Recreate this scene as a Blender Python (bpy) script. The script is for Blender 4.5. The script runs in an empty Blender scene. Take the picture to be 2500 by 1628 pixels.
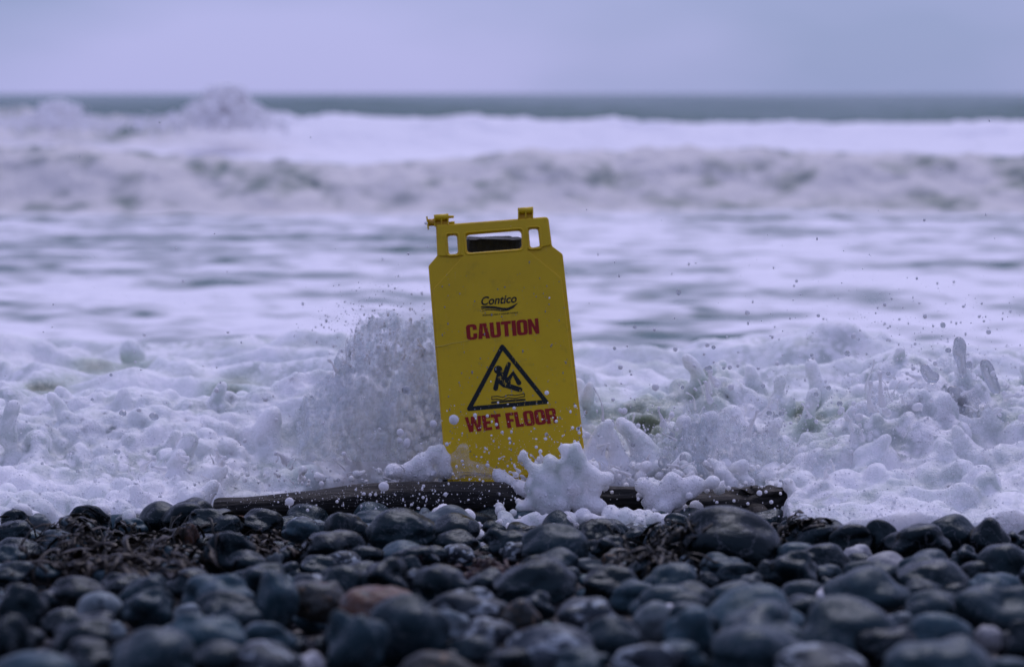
import bpy, bmesh, math, random
import numpy as np
from mathutils import Vector, Matrix, Euler
import openvdb

random.seed(7)
rng = np.random.default_rng(11)
R = math.radians
scene = bpy.context.scene
col = scene.collection

# ------------------------------------------------------------------ camera
CAM_H, PITCH, FPX = 0.83, R(6.3), 5300.0          # photograph is 2500 x 1628
cam_d = bpy.data.cameras.new('camera')
cam = bpy.data.objects.new('camera', cam_d)
col.objects.link(cam)
cam.location = (0, 0, CAM_H)
cam.rotation_euler = (R(90) - PITCH, 0, 0)
cam_d.sensor_width = 36
cam_d.lens = 36 * FPX / 2500
cam_d.clip_start = 0.05
cam_d.clip_end = 20000
cam_d.dof.use_dof = True
cam_d.dof.focus_distance = 4.24
cam_d.dof.aperture_fstop = 3.1
scene.camera = cam

# ------------------------------------------------------------------ world, sun, exposure
SUN_EL, SUN_AZ = R(52), R(12)                      # azimuth from +Y (seaward), towards +X
world = bpy.data.worlds.new('World')
scene.world = world
world.use_nodes = True
nt = world.node_tree
for n in list(nt.nodes):
    nt.nodes.remove(n)
wo = nt.nodes.new('ShaderNodeOutputWorld')
bg = nt.nodes.new('ShaderNodeBackground')
bg.inputs['Strength'].default_value = 0.1
sky = nt.nodes.new('ShaderNodeTexSky')
sky.sky_type = 'NISHITA'
sky.sun_disc = False
sky.sun_elevation = SUN_EL
sky.sun_rotation = SUN_AZ
tc = nt.nodes.new('ShaderNodeTexCoord')
mp = nt.nodes.new('ShaderNodeMapping')
mp.inputs['Scale'].default_value = (1.2, 1.2, 3.0)
mp.inputs['Location'].default_value = (2.18, -1.69, 3.81)
cl = nt.nodes.new('ShaderNodeTexNoise')
cl.inputs['Scale'].default_value = 2.6
cl.inputs['Detail'].default_value = 4
cl.inputs['Roughness'].default_value = 0.45
cr = nt.nodes.new('ShaderNodeValToRGB')
cr.color_ramp.elements[0].position = 0.34
cr.color_ramp.elements[0].color = (0.275, 0.340, 0.61, 1)
cr.color_ramp.elements[1].position = 0.56
cr.color_ramp.elements[1].color = (0.435, 0.452, 0.82, 1)
sc10 = nt.nodes.new('ShaderNodeVectorMath')
sc10.operation = 'SCALE'
sc10.inputs['Scale'].default_value = 10.0
mx = nt.nodes.new('ShaderNodeMixRGB')
mx.inputs['Fac'].default_value = 0.93
nt.links.new(tc.outputs['Generated'], mp.inputs['Vector'])
nt.links.new(mp.outputs['Vector'], cl.inputs['Vector'])
nt.links.new(cl.outputs['Fac'], cr.inputs['Fac'])
nt.links.new(cr.outputs['Color'], sc10.inputs[0])
nt.links.new(sky.outputs['Color'], mx.inputs['Color1'])
nt.links.new(sc10.outputs['Vector'], mx.inputs['Color2'])
nt.links.new(mx.outputs['Color'], bg.inputs['Color'])
nt.links.new(bg.outputs['Background'], wo.inputs['Surface'])

sun_d = bpy.data.lights.new('sun', 'SUN')
sun_d.energy = 1.1
sun_d.angle = R(30)
sun_d.color = (0.95, 0.86, 1.0)
sun = bpy.data.objects.new('sun', sun_d)
col.objects.link(sun)
sdir = Vector((math.sin(SUN_AZ) * math.cos(SUN_EL), math.cos(SUN_AZ) * math.cos(SUN_EL), math.sin(SUN_EL)))
sun.rotation_euler = sdir.to_track_quat('Z', 'Y').to_euler()
sun.location = sdir * 20

vs = scene.view_settings
vs.view_transform = 'Standard'
vs.look = 'None'
vs.exposure = 0.0
vs.gamma = 1.0
vs.use_curve_mapping = False
scene.cycles.use_denoising = True
scene.cycles.max_bounces = 8
scene.cycles.transparent_max_bounces = 8
scene.cycles.caustics_reflective = False
scene.cycles.caustics_refractive = False

# ------------------------------------------------------------------ photo pixel -> world helpers
SP, CP = math.sin(PITCH), math.cos(PITCH)


def ray(px, py):
    a, b = (px - 1250) / FPX, -(py - 814) / FPX
    return Vector((a, CP + b * SP, -SP + b * CP))


def at_y(px, py, Y):
    d = ray(px, py)
    return Vector((0, 0, CAM_H)) + d * (Y / d.y)


def beach_z(y):
    return (4.3 - y) * 0.09


def on_beach(px, py, lift=0.0):
    d = ray(px, py)
    t = (4.3 * 0.09 + lift - CAM_H) / (d.z + 0.09 * d.y)
    return Vector((0, 0, CAM_H)) + d * t


def px_m(n, Y):
    return n * Y * 1.01 / FPX


def project(P):
    """(n,3) world -> px, py, depth"""
    v = P - np.array([0, 0, CAM_H])
    f = v[:, 1] * CP - v[:, 2] * SP
    u = v[:, 1] * SP + v[:, 2] * CP
    return 1250 + FPX * v[:, 0] / f, 814 - FPX * u / f, f


# ------------------------------------------------------------------ numpy noise
_PERM = rng.permutation(4096).astype(np.int32)
_G = rng.normal(size=(4096, 3)).astype(np.float32)
_G /= np.linalg.norm(_G, axis=1)[:, None]


def pn(x, y, z, seed=0):
    """gradient noise, about -1..1"""
    x, y, z = np.broadcast_arrays(np.asarray(x, np.float32), np.asarray(y, np.float32), np.asarray(z, np.float32))
    xi, yi, zi = np.floor(x), np.floor(y), np.floor(z)
    fx, fy, fz = x - xi, y - yi, z - zi
    u, v, w = (t * t * t * (t * (t * 6 - 15) + 10) for t in (fx, fy, fz))
    xi, yi, zi = xi.astype(np.int32), yi.astype(np.int32), zi.astype(np.int32)
    out = np.zeros(x.shape, np.float32)
    for a in (0, 1):
        ha = _PERM[(xi + a + seed * 131) & 4095]
        for b in (0, 1):
            hb = _PERM[(ha + yi + b) & 4095]
            wab = (u if a else 1 - u) * (v if b else 1 - v)
            for c in (0, 1):
                g = _PERM[(hb + zi + c) & 4095]
                d = _G[g, 0] * (fx - a) + _G[g, 1] * (fy - b) + _G[g, 2] * (fz - c)
                out += d * wab * (w if c else 1 - w)
    return out * 1.6


def fbm(x, y, z, seed=0, oct=3, gain=0.5):
    s, a, t = 0, 1.0, 0.0
    for i in range(oct):
        s = s + a * pn(x * 2 ** i, y * 2 ** i, z * 2 ** i, seed + i)
        t += a
        a *= gain
    return s / t


def sstep(a, b, x):
    t = np.clip((x - a) / (b - a), 0, 1)
    return t * t * (3 - 2 * t)


# ------------------------------------------------------------------ object helpers
def tag(o, label=None, cat=None, group=None, kind=None):
    if label:
        o['label'] = label
    if cat:
        o['category'] = cat
    if group:
        o['group'] = group
    if kind:
        o['kind'] = kind
    return o


def mesh_obj(name, verts, faces, mat=None, parent=None, smooth=True):
    me = bpy.data.meshes.new(name)
    if isinstance(verts, np.ndarray):
        nv = len(verts)
        faces = np.asarray(faces, dtype=np.int32)
        k = faces.shape[1]
        me.vertices.add(nv)
        me.vertices.foreach_set('co', verts.astype(np.float32).ravel())
        me.loops.add(faces.size)
        me.loops.foreach_set('vertex_index', faces.ravel())
        me.polygons.add(len(faces))
        me.polygons.foreach_set('loop_start', np.arange(0, faces.size, k, dtype=np.int32))
        me.update(calc_edges=True)
        me.validate()
    else:
        me.from_pydata([tuple(v) for v in verts], [], faces)
        me.update()
    if smooth:
        me.polygons.foreach_set('use_smooth', [True] * len(me.polygons))
    if mat:
        me.materials.append(mat)
    o = bpy.data.objects.new(name, me)
    col.objects.link(o)
    if parent:
        o.parent = parent
    return o


def set_attr(o, name, vals):
    a = o.data.attributes.new(name, 'FLOAT', 'POINT')
    a.data.foreach_set('value', np.asarray(vals, dtype=np.float32))


# ------------------------------------------------------------------ material helpers
class Mat:
    def __init__(s, name):
        s.m = bpy.data.materials.new(name)
        s.m.use_nodes = True
        s.t = s.m.node_tree
        s.b = s.t.nodes['Principled BSDF']
        s.out = s.t.nodes['Material Output']
        s.tc = s.n('ShaderNodeTexCoord')

    def n(s, typ, **kw):
        nd = s.t.nodes.new(typ)
        for k, v in kw.items():
            if k.startswith('i_'):
                nd.inputs[k[2:].replace('_', ' ')].default_value = v
            else:
                setattr(nd, k, v)
        return nd

    def l(s, a, b):
        s.t.links.new(a, b)

    def noise(s, vec, scale, detail=3, rough=0.5, dist=0.0):
        nd = s.n('ShaderNodeTexNoise')
        nd.inputs['Scale'].default_value = scale
        nd.inputs['Detail'].default_value = detail
        nd.inputs['Roughness'].default_value = rough
        nd.inputs['Distortion'].default_value = dist
        s.l(vec, nd.inputs['Vector'])
        return nd.outputs['Fac']

    def voro(s, vec, scale, feature='F1'):
        nd = s.n('ShaderNodeTexVoronoi', feature=feature)
        nd.inputs['Scale'].default_value = scale
        s.l(vec, nd.inputs['Vector'])
        return nd.outputs['Distance']

    def ramp(s, fac, stops):
        nd = s.n('ShaderNodeValToRGB')
        e = nd.color_ramp.elements
        while len(e) < len(stops):
            e.new(0.5)
        for k, (p, c) in enumerate(stops):
            e[k].position = p
            e[k].color = (c, c, c, 1) if not hasattr(c, '__len__') else (*c, 1)
        s.l(fac, nd.inputs['Fac'])
        return nd.outputs['Color']

    def mix(s, fac, a, b, blend='MIX'):
        nd = s.n('ShaderNodeMixRGB', blend_type=blend)
        for sock, v in (('Fac', fac), ('Color1', a), ('Color2', b)):
            if hasattr(v, 'is_output'):
                s.l(v, nd.inputs[sock])
            elif sock == 'Fac':
                nd.inputs[sock].default_value = v
            else:
                nd.inputs[sock].default_value = (*v, 1)
        return nd.outputs['Color']

    def math(s, op, a, b=None):
        nd = s.n('ShaderNodeMath', operation=op)
        for k, v in enumerate((a, b)):
            if v is None:
                continue
            if hasattr(v, 'is_output'):
                s.l(v, nd.inputs[k])
            else:
                nd.inputs[k].default_value = v
        return nd.outputs[0]

    def attr(s, name):
        nd = s.n('ShaderNodeAttribute', attribute_name=name)
        return nd.outputs['Fac']

    def bump(s, h, strength, dist):
        nd = s.n('ShaderNodeBump')
        nd.inputs['Strength'].default_value = strength
        nd.inputs['Distance'].default_value = dist
        s.l(h, nd.inputs['Height'])
        s.l(nd.outputs['Normal'], s.b.inputs['Normal'])

    def set(s, **kw):
        for k, v in kw.items():
            k = {'color': 'Base Color', 'rough': 'Roughness', 'spec': 'Specular IOR Level', 'trans': 'Transmission Weight', 'ior': 'IOR',
                 'sss': 'Subsurface Weight', 'sssr': 'Subsurface Radius', 'ssss': 'Subsurface Scale', 'alpha': 'Alpha', 'coat': 'Coat Weight', 'coatr': 'Coat Roughness'}[k]
            if hasattr(v, 'is_output'):
                s.l(v, s.b.inputs[k])
            elif k == 'Base Color':
                s.b.inputs[k].default_value = (*v, 1)
            else:
                s.b.inputs[k].default_value = v
        return s


FOAM_W = (0.90, 0.885, 0.92)
SEA_G = (0.056, 0.132, 0.104)


def foam_material(name, bub=1.0):
    m = Mat(name)
    P = m.tc.outputs['Object']
    w = m.attr('clear')
    n1 = m.noise(P, 26, 4, 0.6)
    n2 = m.noise(P, 7, 3, 0.5)
    n3 = m.noise(P, 48, 5, 0.7, 0.8)
    murk = m.ramp(m.math('ADD', m.math('MULTIPLY', n2, 0.6), m.math('MULTIPLY', n3, 0.4)), [(0.40, (0.92, 0.91, 0.93)), (0.52, (0.80, 0.82, 0.82)), (0.64, (0.60, 0.645, 0.62))])
    fac = m.math('ADD', w, m.math('MULTIPLY', m.math('SUBTRACT', n1, 0.5), 0.30))
    fac = m.ramp(fac, [(0.10, 0.0), (0.95, 1.0)])
    wob = m.n('ShaderNodeVectorMath', operation='ADD')
    wn = m.n('ShaderNodeTexNoise')
    wn.inputs['Scale'].default_value = 14
    ws = m.n('ShaderNodeVectorMath', operation='SCALE')
    ws.inputs['Scale'].default_value = 0.06
    m.l(P, wn.inputs['Vector'])
    m.l(wn.outputs['Color'], ws.inputs[0])
    m.l(P, wob.inputs[0])
    m.l(ws.outputs['Vector'], wob.inputs[1])
    hole = m.ramp(m.voro(wob.outputs['Vector'], 34), [(0.38, 0.0), (0.62, 1.0)])
    hole = m.math('MULTIPLY', hole, m.ramp(m.noise(P, 5, 3, 0.6), [(0.46, 0.0), (0.62, 0.85)]))
    murk = m.mix(hole, murk, (0.50, 0.555, 0.52))
    c = m.mix(m.ramp(fac, [(0.0, 0.0), (0.5, 1.0)]), murk, (0.50, 0.575, 0.50))
    c = m.mix(m.ramp(fac, [(0.45, 0.0), (1.0, 1.0)]), c, (0.23, 0.27, 0.20))
    m.set(color=c, rough=m.ramp(fac, [(0.0, 0.42), (1.0, 0.12)]), spec=0.4, sss=0.8, ssss=0.06)
    m.b.inputs['Subsurface Radius'].default_value = (1.0, 1.0, 1.0)
    v1 = m.voro(P, 190)
    v2 = m.voro(P, 80)
    bubble = m.math('ADD', m.math('MULTIPLY', m.ramp(v1, [(0.05, 0.0), (0.55, 1.0)]), 0.5), m.math('MULTIPLY', m.ramp(v2, [(0.05, 0.0), (0.5, 1.0)]), 0.5))
    bubble = m.math('MULTIPLY', bubble, m.ramp(m.noise(P, 9, 2, 0.5), [(0.4, 0.15), (0.62, 1.0)]))
    h = m.math('ADD', bubble, m.math('MULTIPLY', m.noise(P, 60, 5, 0.65), 1.2))
    m.bump(h, 0.75 * bub, 0.007)
    return m.m


MAT_FOAM = foam_material('sea_foam')


def sea_material():
    m = Mat('sea_water')
    P = m.tc.outputs['Object']
    f = m.attr('foam')
    n1 = m.noise(P, 2.6, 6, 0.68, 0.5)
    lace = m.ramp(m.voro(P, 4.5), [(0.25, 0.0), (0.75, 1.0)])
    fac = m.math('ADD', f, m.math('MULTIPLY', m.math('SUBTRACT', n1, 0.5), 0.75))
    fac = m.math('SUBTRACT', fac, m.math('MULTIPLY', lace, m.math('MULTIPLY', n1, 0.30)))
    fac = m.ramp(fac, [(0.24, 0.0), (0.76, 1.0)])
    tint = m.attr('sand')
    white = m.mix(tint, FOAM_W, (0.66, 0.63, 0.57))
    c = m.mix(fac, SEA_G, white)
    m.set(color=c, rough=m.ramp(fac, [(0.0, 0.22), (1.0, 0.6)]), spec=m.ramp(fac, [(0.0, 0.11), (1.0, 0.2)]), ior=1.33)
    h = m.math('ADD', m.noise(P, 5, 5, 0.6), m.math('MULTIPLY', m.noise(P, 0.9, 3, 0.5), 1.5))
    m.bump(h, 0.5, 0.08)
    return m.m


def pebble_material(name, dark, light, patch=None, amount=0.0, rough=(0.28, 0.5)):
    m = Mat(name)
    oi = m.n('ShaderNodeObjectInfo')
    add = m.n('ShaderNodeVectorMath', operation='ADD')
    at = m.n('ShaderNodeAttribute', attribute_name='shift')
    sc = m.n('ShaderNodeVectorMath', operation='SCALE')
    m.l(oi.outputs['Random'], sc.inputs['Scale'])
    sc.inputs[0].default_value = (37.0, 19.0, 53.0)
    m.l(m.tc.outputs['Object'], add.inputs[0])
    m.l(sc.outputs['Vector'], add.inputs[1])
    P = add.outputs['Vector']
    n1 = m.noise(P, 1.3, 5, 0.6, 0.3)
    n2 = m.noise(P, 9, 4, 0.65)
    base = m.mix(m.ramp(n1, [(0.33, 0.0), (0.68, 1.0)]), dark, light)
    base = m.mix(m.math('MULTIPLY', m.ramp(n2, [(0.45, 0.0), (0.75, 1.0)]), 0.16), base, tuple(min(1, 1.7 * q + 0.01) for q in light))
    # each stone has its own lightness
    var = m.ramp(oi.outputs['Random'], [(0.0, 0.35), (0.5, 0.8), (1.0, 1.6)])
    base = m.mix(1.0, base, var, 'MULTIPLY')
    if patch:
        n3 = m.noise(P, 1.9, 3, 0.55, 0.6)
        k = m.ramp(n3, [(0.62 - amount, 0.0), (0.66 - amount, 1.0)])
        base = m.mix(m.math('MULTIPLY', k, 0.9), base, patch)
    # pale pits and scratches
    v = m.voro(P, 6.5)
    base = m.mix(m.math('MULTIPLY', m.ramp(v, [(0.045, 1.0), (0.08, 0.0)]), 0.22), base, (0.25, 0.26, 0.27))
    rg = m.ramp(m.noise(P, 2.6, 4, 0.6), [(0.35, rough[0]), (0.7, rough[1])])
    vn = m.noise(P, 0.9, 4, 0.6, 1.2)
    vein = m.ramp(m.math('ABSOLUTE', m.math('SUBTRACT', vn, 0.47)), [(0.004, 1.0), (0.012, 0.0)])
    base = m.mix(m.math('MULTIPLY', vein, 0.25), base, (0.28, 0.29, 0.30))
    m.set(color=base, rough=rg, spec=0.22)
    m.b.inputs['Specular Tint'].default_value = (0.62, 0.92, 1.0, 1)
    h = m.math('ADD', m.math('MULTIPLY', m.noise(P, 4, 5, 0.6), 1.0), m.math('MULTIPLY', m.noise(P, 28, 3, 0.6), 0.15))
    m.bump(h, 0.16, 0.08)
    return m.m


PEB = {
    'D': pebble_material('dark_flint', (0.0018, 0.005, 0.006), (0.005, 0.012, 0.014), rough=(0.14, 0.32)),
    'G': pebble_material('grey_flint', (0.010, 0.025, 0.030), (0.030, 0.056, 0.066), rough=(0.22, 0.42)),
    'B': pebble_material('brown_flint', (0.022, 0.024, 0.022), (0.055, 0.05, 0.038), (0.17, 0.105, 0.055), 0.05),
    'M': pebble_material('mottled_flint', (0.014, 0.02, 0.024), (0.06, 0.07, 0.08), (0.36, 0.41, 0.42), 0.08),
    'P': pebble_material('pale_flint', (0.075, 0.10, 0.105), (0.145, 0.175, 0.18), (0.03, 0.042, 0.048), 0.02),
    'W': pebble_material('white_flint', (0.36, 0.36, 0.35), (0.52, 0.52, 0.51)),
    'O': pebble_material('orange_flint', (0.06, 0.035, 0.024), (0.15, 0.068, 0.036), (0.06, 0.055, 0.05), 0.05),
}


def wood_material():
    m = Mat('wet_driftwood')
    P = m.tc.outputs['Object']
    mp = m.n('ShaderNodeMapping')
    mp.inputs['Scale'].default_value = (1.6, 14, 14)
    m.l(P, mp.inputs['Vector'])
    g = m.noise(mp.outputs['Vector'], 7, 6, 0.7, 0.8)
    c = m.ramp(g, [(0.3, (0.004, 0.005, 0.005)), (0.55, (0.014, 0.014, 0.011)), (0.8, (0.05, 0.045, 0.03))])
    m.set(color=c, rough=m.ramp(g, [(0.3, 0.62), (0.7, 0.38)]), spec=0.35)
    m.bump(g, 0.9, 0.012)
    return m.m


MAT_WOOD = wood_material()


def post_material():
    m = Mat('wet_post_timber')
    P = m.tc.outputs['Object']
    mp = m.n('ShaderNodeMapping')
    mp.inputs['Scale'].default_value = (14, 14, 1.4)
    m.l(P, mp.inputs['Vector'])
    g = m.noise(mp.outputs['Vector'], 7, 6, 0.7, 0.6)
    c = m.ramp(g, [(0.3, (0.004, 0.006, 0.006)), (0.8, (0.02, 0.022, 0.018))])
    m.set(color=c, rough=0.6, spec=0.3)
    m.bump(g, 0.9, 0.01)
    return m.m


def plastic_material():
    m = Mat('yellow_plastic')
    P = m.tc.outputs['Object']
    n = m.noise(P, 5, 5, 0.6)
    mp = m.n('ShaderNodeMapping')
    mp.inputs['Scale'].default_value = (60, 4, 10)
    mp.inputs['Rotation'].default_value = (0, 0, 0.5)
    m.l(P, mp.inputs['Vector'])
    scr = m.noise(mp.outputs['Vector'], 6, 3, 0.7)
    c = m.mix(m.ramp(n, [(0.35, 0.0), (0.7, 1.0)]), (0.67, 0.45, 0.006), (0.77, 0.535, 0.009))
    grime = m.noise(P, 22, 5, 0.7)
    c = m.mix(m.math('MULTIPLY', m.ramp(grime, [(0.56, 0.0), (0.75, 1.0)]), 0.42), c, (0.30, 0.21, 0.03))
    c = m.mix(m.math('MULTIPLY', m.ramp(scr, [(0.66, 0.0), (0.72, 1.0)]), 0.22), c, (0.72, 0.6, 0.25))
    m.set(color=c, rough=m.ramp(n, [(0.3, 0.26), (0.7, 0.46)]), spec=0.34, sss=0.05, ssss=0.01)
    m.bump(m.noise(P, 90, 3, 0.5), 0.08, 0.002)
    return m.m


MAT_YEL = plastic_material()


def print_material(name, c, wear):
    m = Mat(name)
    P = m.tc.outputs['Object']
    mp = m.n('ShaderNodeMapping')
    mp.inputs['Scale'].default_value = (1, 0.35, 1)
    mp.inputs['Rotation'].default_value = (0, 0, 0.35)
    m.l(P, mp.inputs['Vector'])
    a = m.noise(mp.outputs['Vector'], 210, 4, 0.7, 0.5)
    b = m.noise(P, 30, 3, 0.5)
    k = m.math('ADD', a, m.math('MULTIPLY', m.math('SUBTRACT', b, 0.5), 0.45))
    k = m.ramp(k, [(wear, 0.0), (wear + 0.03, 1.0)])
    m.set(color=m.mix(k, c, (0.5, 0.36, 0.03)), rough=0.5, spec=0.3)
    return m.m


PR_BLACK = print_material('black_print', (0.008, 0.014, 0.013), 0.64)
PR_RED = print_material('red_print', (0.30, 0.014, 0.010), 0.67)
PR_LOGO = print_material('logo_print', (0.010, 0.014, 0.012), 0.80)


def weed_material(name, a, b):
    m = Mat(name)
    P = m.tc.outputs['Object']
    c = m.ramp(m.noise(P, 14, 3, 0.6), [(0.35, a), (0.7, b)])
    m.set(color=c, rough=0.42, spec=0.22)
    return m.m


MAT_WEED = weed_material('brown_seaweed', (0.003, 0.003, 0.0015), (0.018, 0.011, 0.004))
MAT_WEED2 = weed_material('red_seaweed', (0.008, 0.004, 0.004), (0.045, 0.012, 0.010))
MAT_WEED3 = weed_material('dark_seaweed', (0.004, 0.005, 0.004), (0.016, 0.016, 0.009))


def simple(name, c, rough, **kw):
    m = Mat(name)
    m.set(color=c, rough=rough, **kw)
    return m.m


def add_translucent(m, c, k):
    tr = m.n('ShaderNodeBsdfTranslucent')
    if hasattr(c, 'is_output'):
        m.l(c, tr.inputs['Color'])
    else:
        tr.inputs['Color'].default_value = (*c, 1)
    mixs = m.n('ShaderNodeMixShader')
    mixs.inputs['Fac'].default_value = k
    m.l(m.b.outputs['BSDF'], mixs.inputs[1])
    m.l(tr.outputs['BSDF'], mixs.inputs[2])
    m.l(mixs.outputs['Shader'], m.out.inputs['Surface'])
    return mixs


def sheet_material():
    m = Mat('thrown_water_sheet')
    P = m.tc.outputs['Object']
    c = m.ramp(m.noise(P, 30, 5, 0.7, 0.6), [(0.35, (0.93, 0.94, 0.96)), (0.62, (0.78, 0.83, 0.83))])
    m.set(color=c, rough=0.22, spec=0.5)
    m.bump(m.math('ADD', m.noise(P, 55, 5, 0.7), m.math('MULTIPLY', m.voro(P, 120), 0.7)), 0.8, 0.006)
    mixs = add_translucent(m, c, 0.55)
    tp = m.n('ShaderNodeBsdfTransparent')
    m2 = m.n('ShaderNodeMixShader')
    v = m.ramp(m.voro(P, 60), [(0.30, 1.0), (0.62, 0.0)])
    a = m.ramp(m.math('ADD', m.math('MULTIPLY', m.noise(P, 22, 5, 0.7, 0.5), 0.8), m.math('MULTIPLY', v, 0.25)), [(0.34, 0.10), (0.62, 0.95)])
    m.l(a, m2.inputs['Fac'])
    m.l(tp.outputs['BSDF'], m2.inputs[1])
    m.l(mixs.outputs['Shader'], m2.inputs[2])
    m.l(m2.outputs['Shader'], m.out.inputs['Surface'])
    return m.m


MAT_SHEET = sheet_material()


def drop_material():
    m = Mat('milky_droplet')
    P = m.tc.outputs['Object']
    c = m.ramp(m.noise(P, 300, 2, 0.5), [(0.35, (0.90, 0.90, 0.91)), (0.7, (0.96, 0.96, 0.96))])
    m.set(color=c, rough=0.12, spec=0.5, ior=1.33)
    add_translucent(m, c, 0.45)
    return m.m


MAT_DROP = drop_material()
MAT_CLEAR = simple('clear_water', (0.84, 0.87, 0.88), 0.06, trans=0.66, ior=1.33)


MAT_BUBBLE = simple('bubble_skin', (0.86, 0.87, 0.88), 0.10, trans=0.22, ior=1.25)


def wisp_material():
    m = Mat('thin_foam')
    P = m.tc.outputs['Object']
    a = m.ramp(m.noise(P, 60, 4, 0.6), [(0.35, 0.02), (0.7, 0.32)])
    m.set(color=(0.85, 0.85, 0.86), rough=0.4, alpha=a)
    m.bump(m.noise(P, 150, 3, 0.6), 0.5, 0.004)
    return m.m


MAT_WISP = wisp_material()

# ================================================================== BEACH GROUND
def build_beach():
    xs = np.concatenate([np.linspace(-60, -3, 20), np.linspace(-2.5, 2.5, 60), np.linspace(3, 60, 20)])
    ys = np.concatenate([np.linspace(-30, 1, 40), np.linspace(1.3, 9.0, 120)])
    X, Y = np.meshgrid(xs, ys)
    # unseen bank added behind the camera to block low sky and shade camera-facing sides
    Z = beach_z(Y) - 0.035 + 0.01 * pn(X * 3, Y * 3, 0, 4) + np.interp(Y, [-30, -16, -9, -4, -1, 1], [6.0, 5.0, 3.0, 1.0, 0.12, 0.0]) + 0.25 * sstep(1, 6, -Y) * pn(X * 0.5, Y * 0.5, 0, 5)
    V = np.stack([X, Y, Z], -1).reshape(-1, 3)
    nx, ny = len(xs), len(ys)
    idx = np.arange(nx * ny).reshape(ny, nx)
    F = np.stack([idx[:-1, :-1], idx[:-1, 1:], idx[1:, 1:], idx[1:, :-1]], -1).reshape(-1, 4)
    m = Mat('wet_shingle_ground')
    P = m.tc.outputs['Object']
    c = m.ramp(m.voro(P, 26), [(0.1, (0.03, 0.034, 0.038)), (0.6, (0.006, 0.007, 0.008))])
    m.set(color=c, rough=0.5)
    m.bump(m.voro(P, 26), 1.0, 0.03)
    o = mesh_obj('beach', V, F, m.m)
    tag(o, 'dark wet shingle slope under the pebbles', kind='structure')


build_beach()

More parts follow.
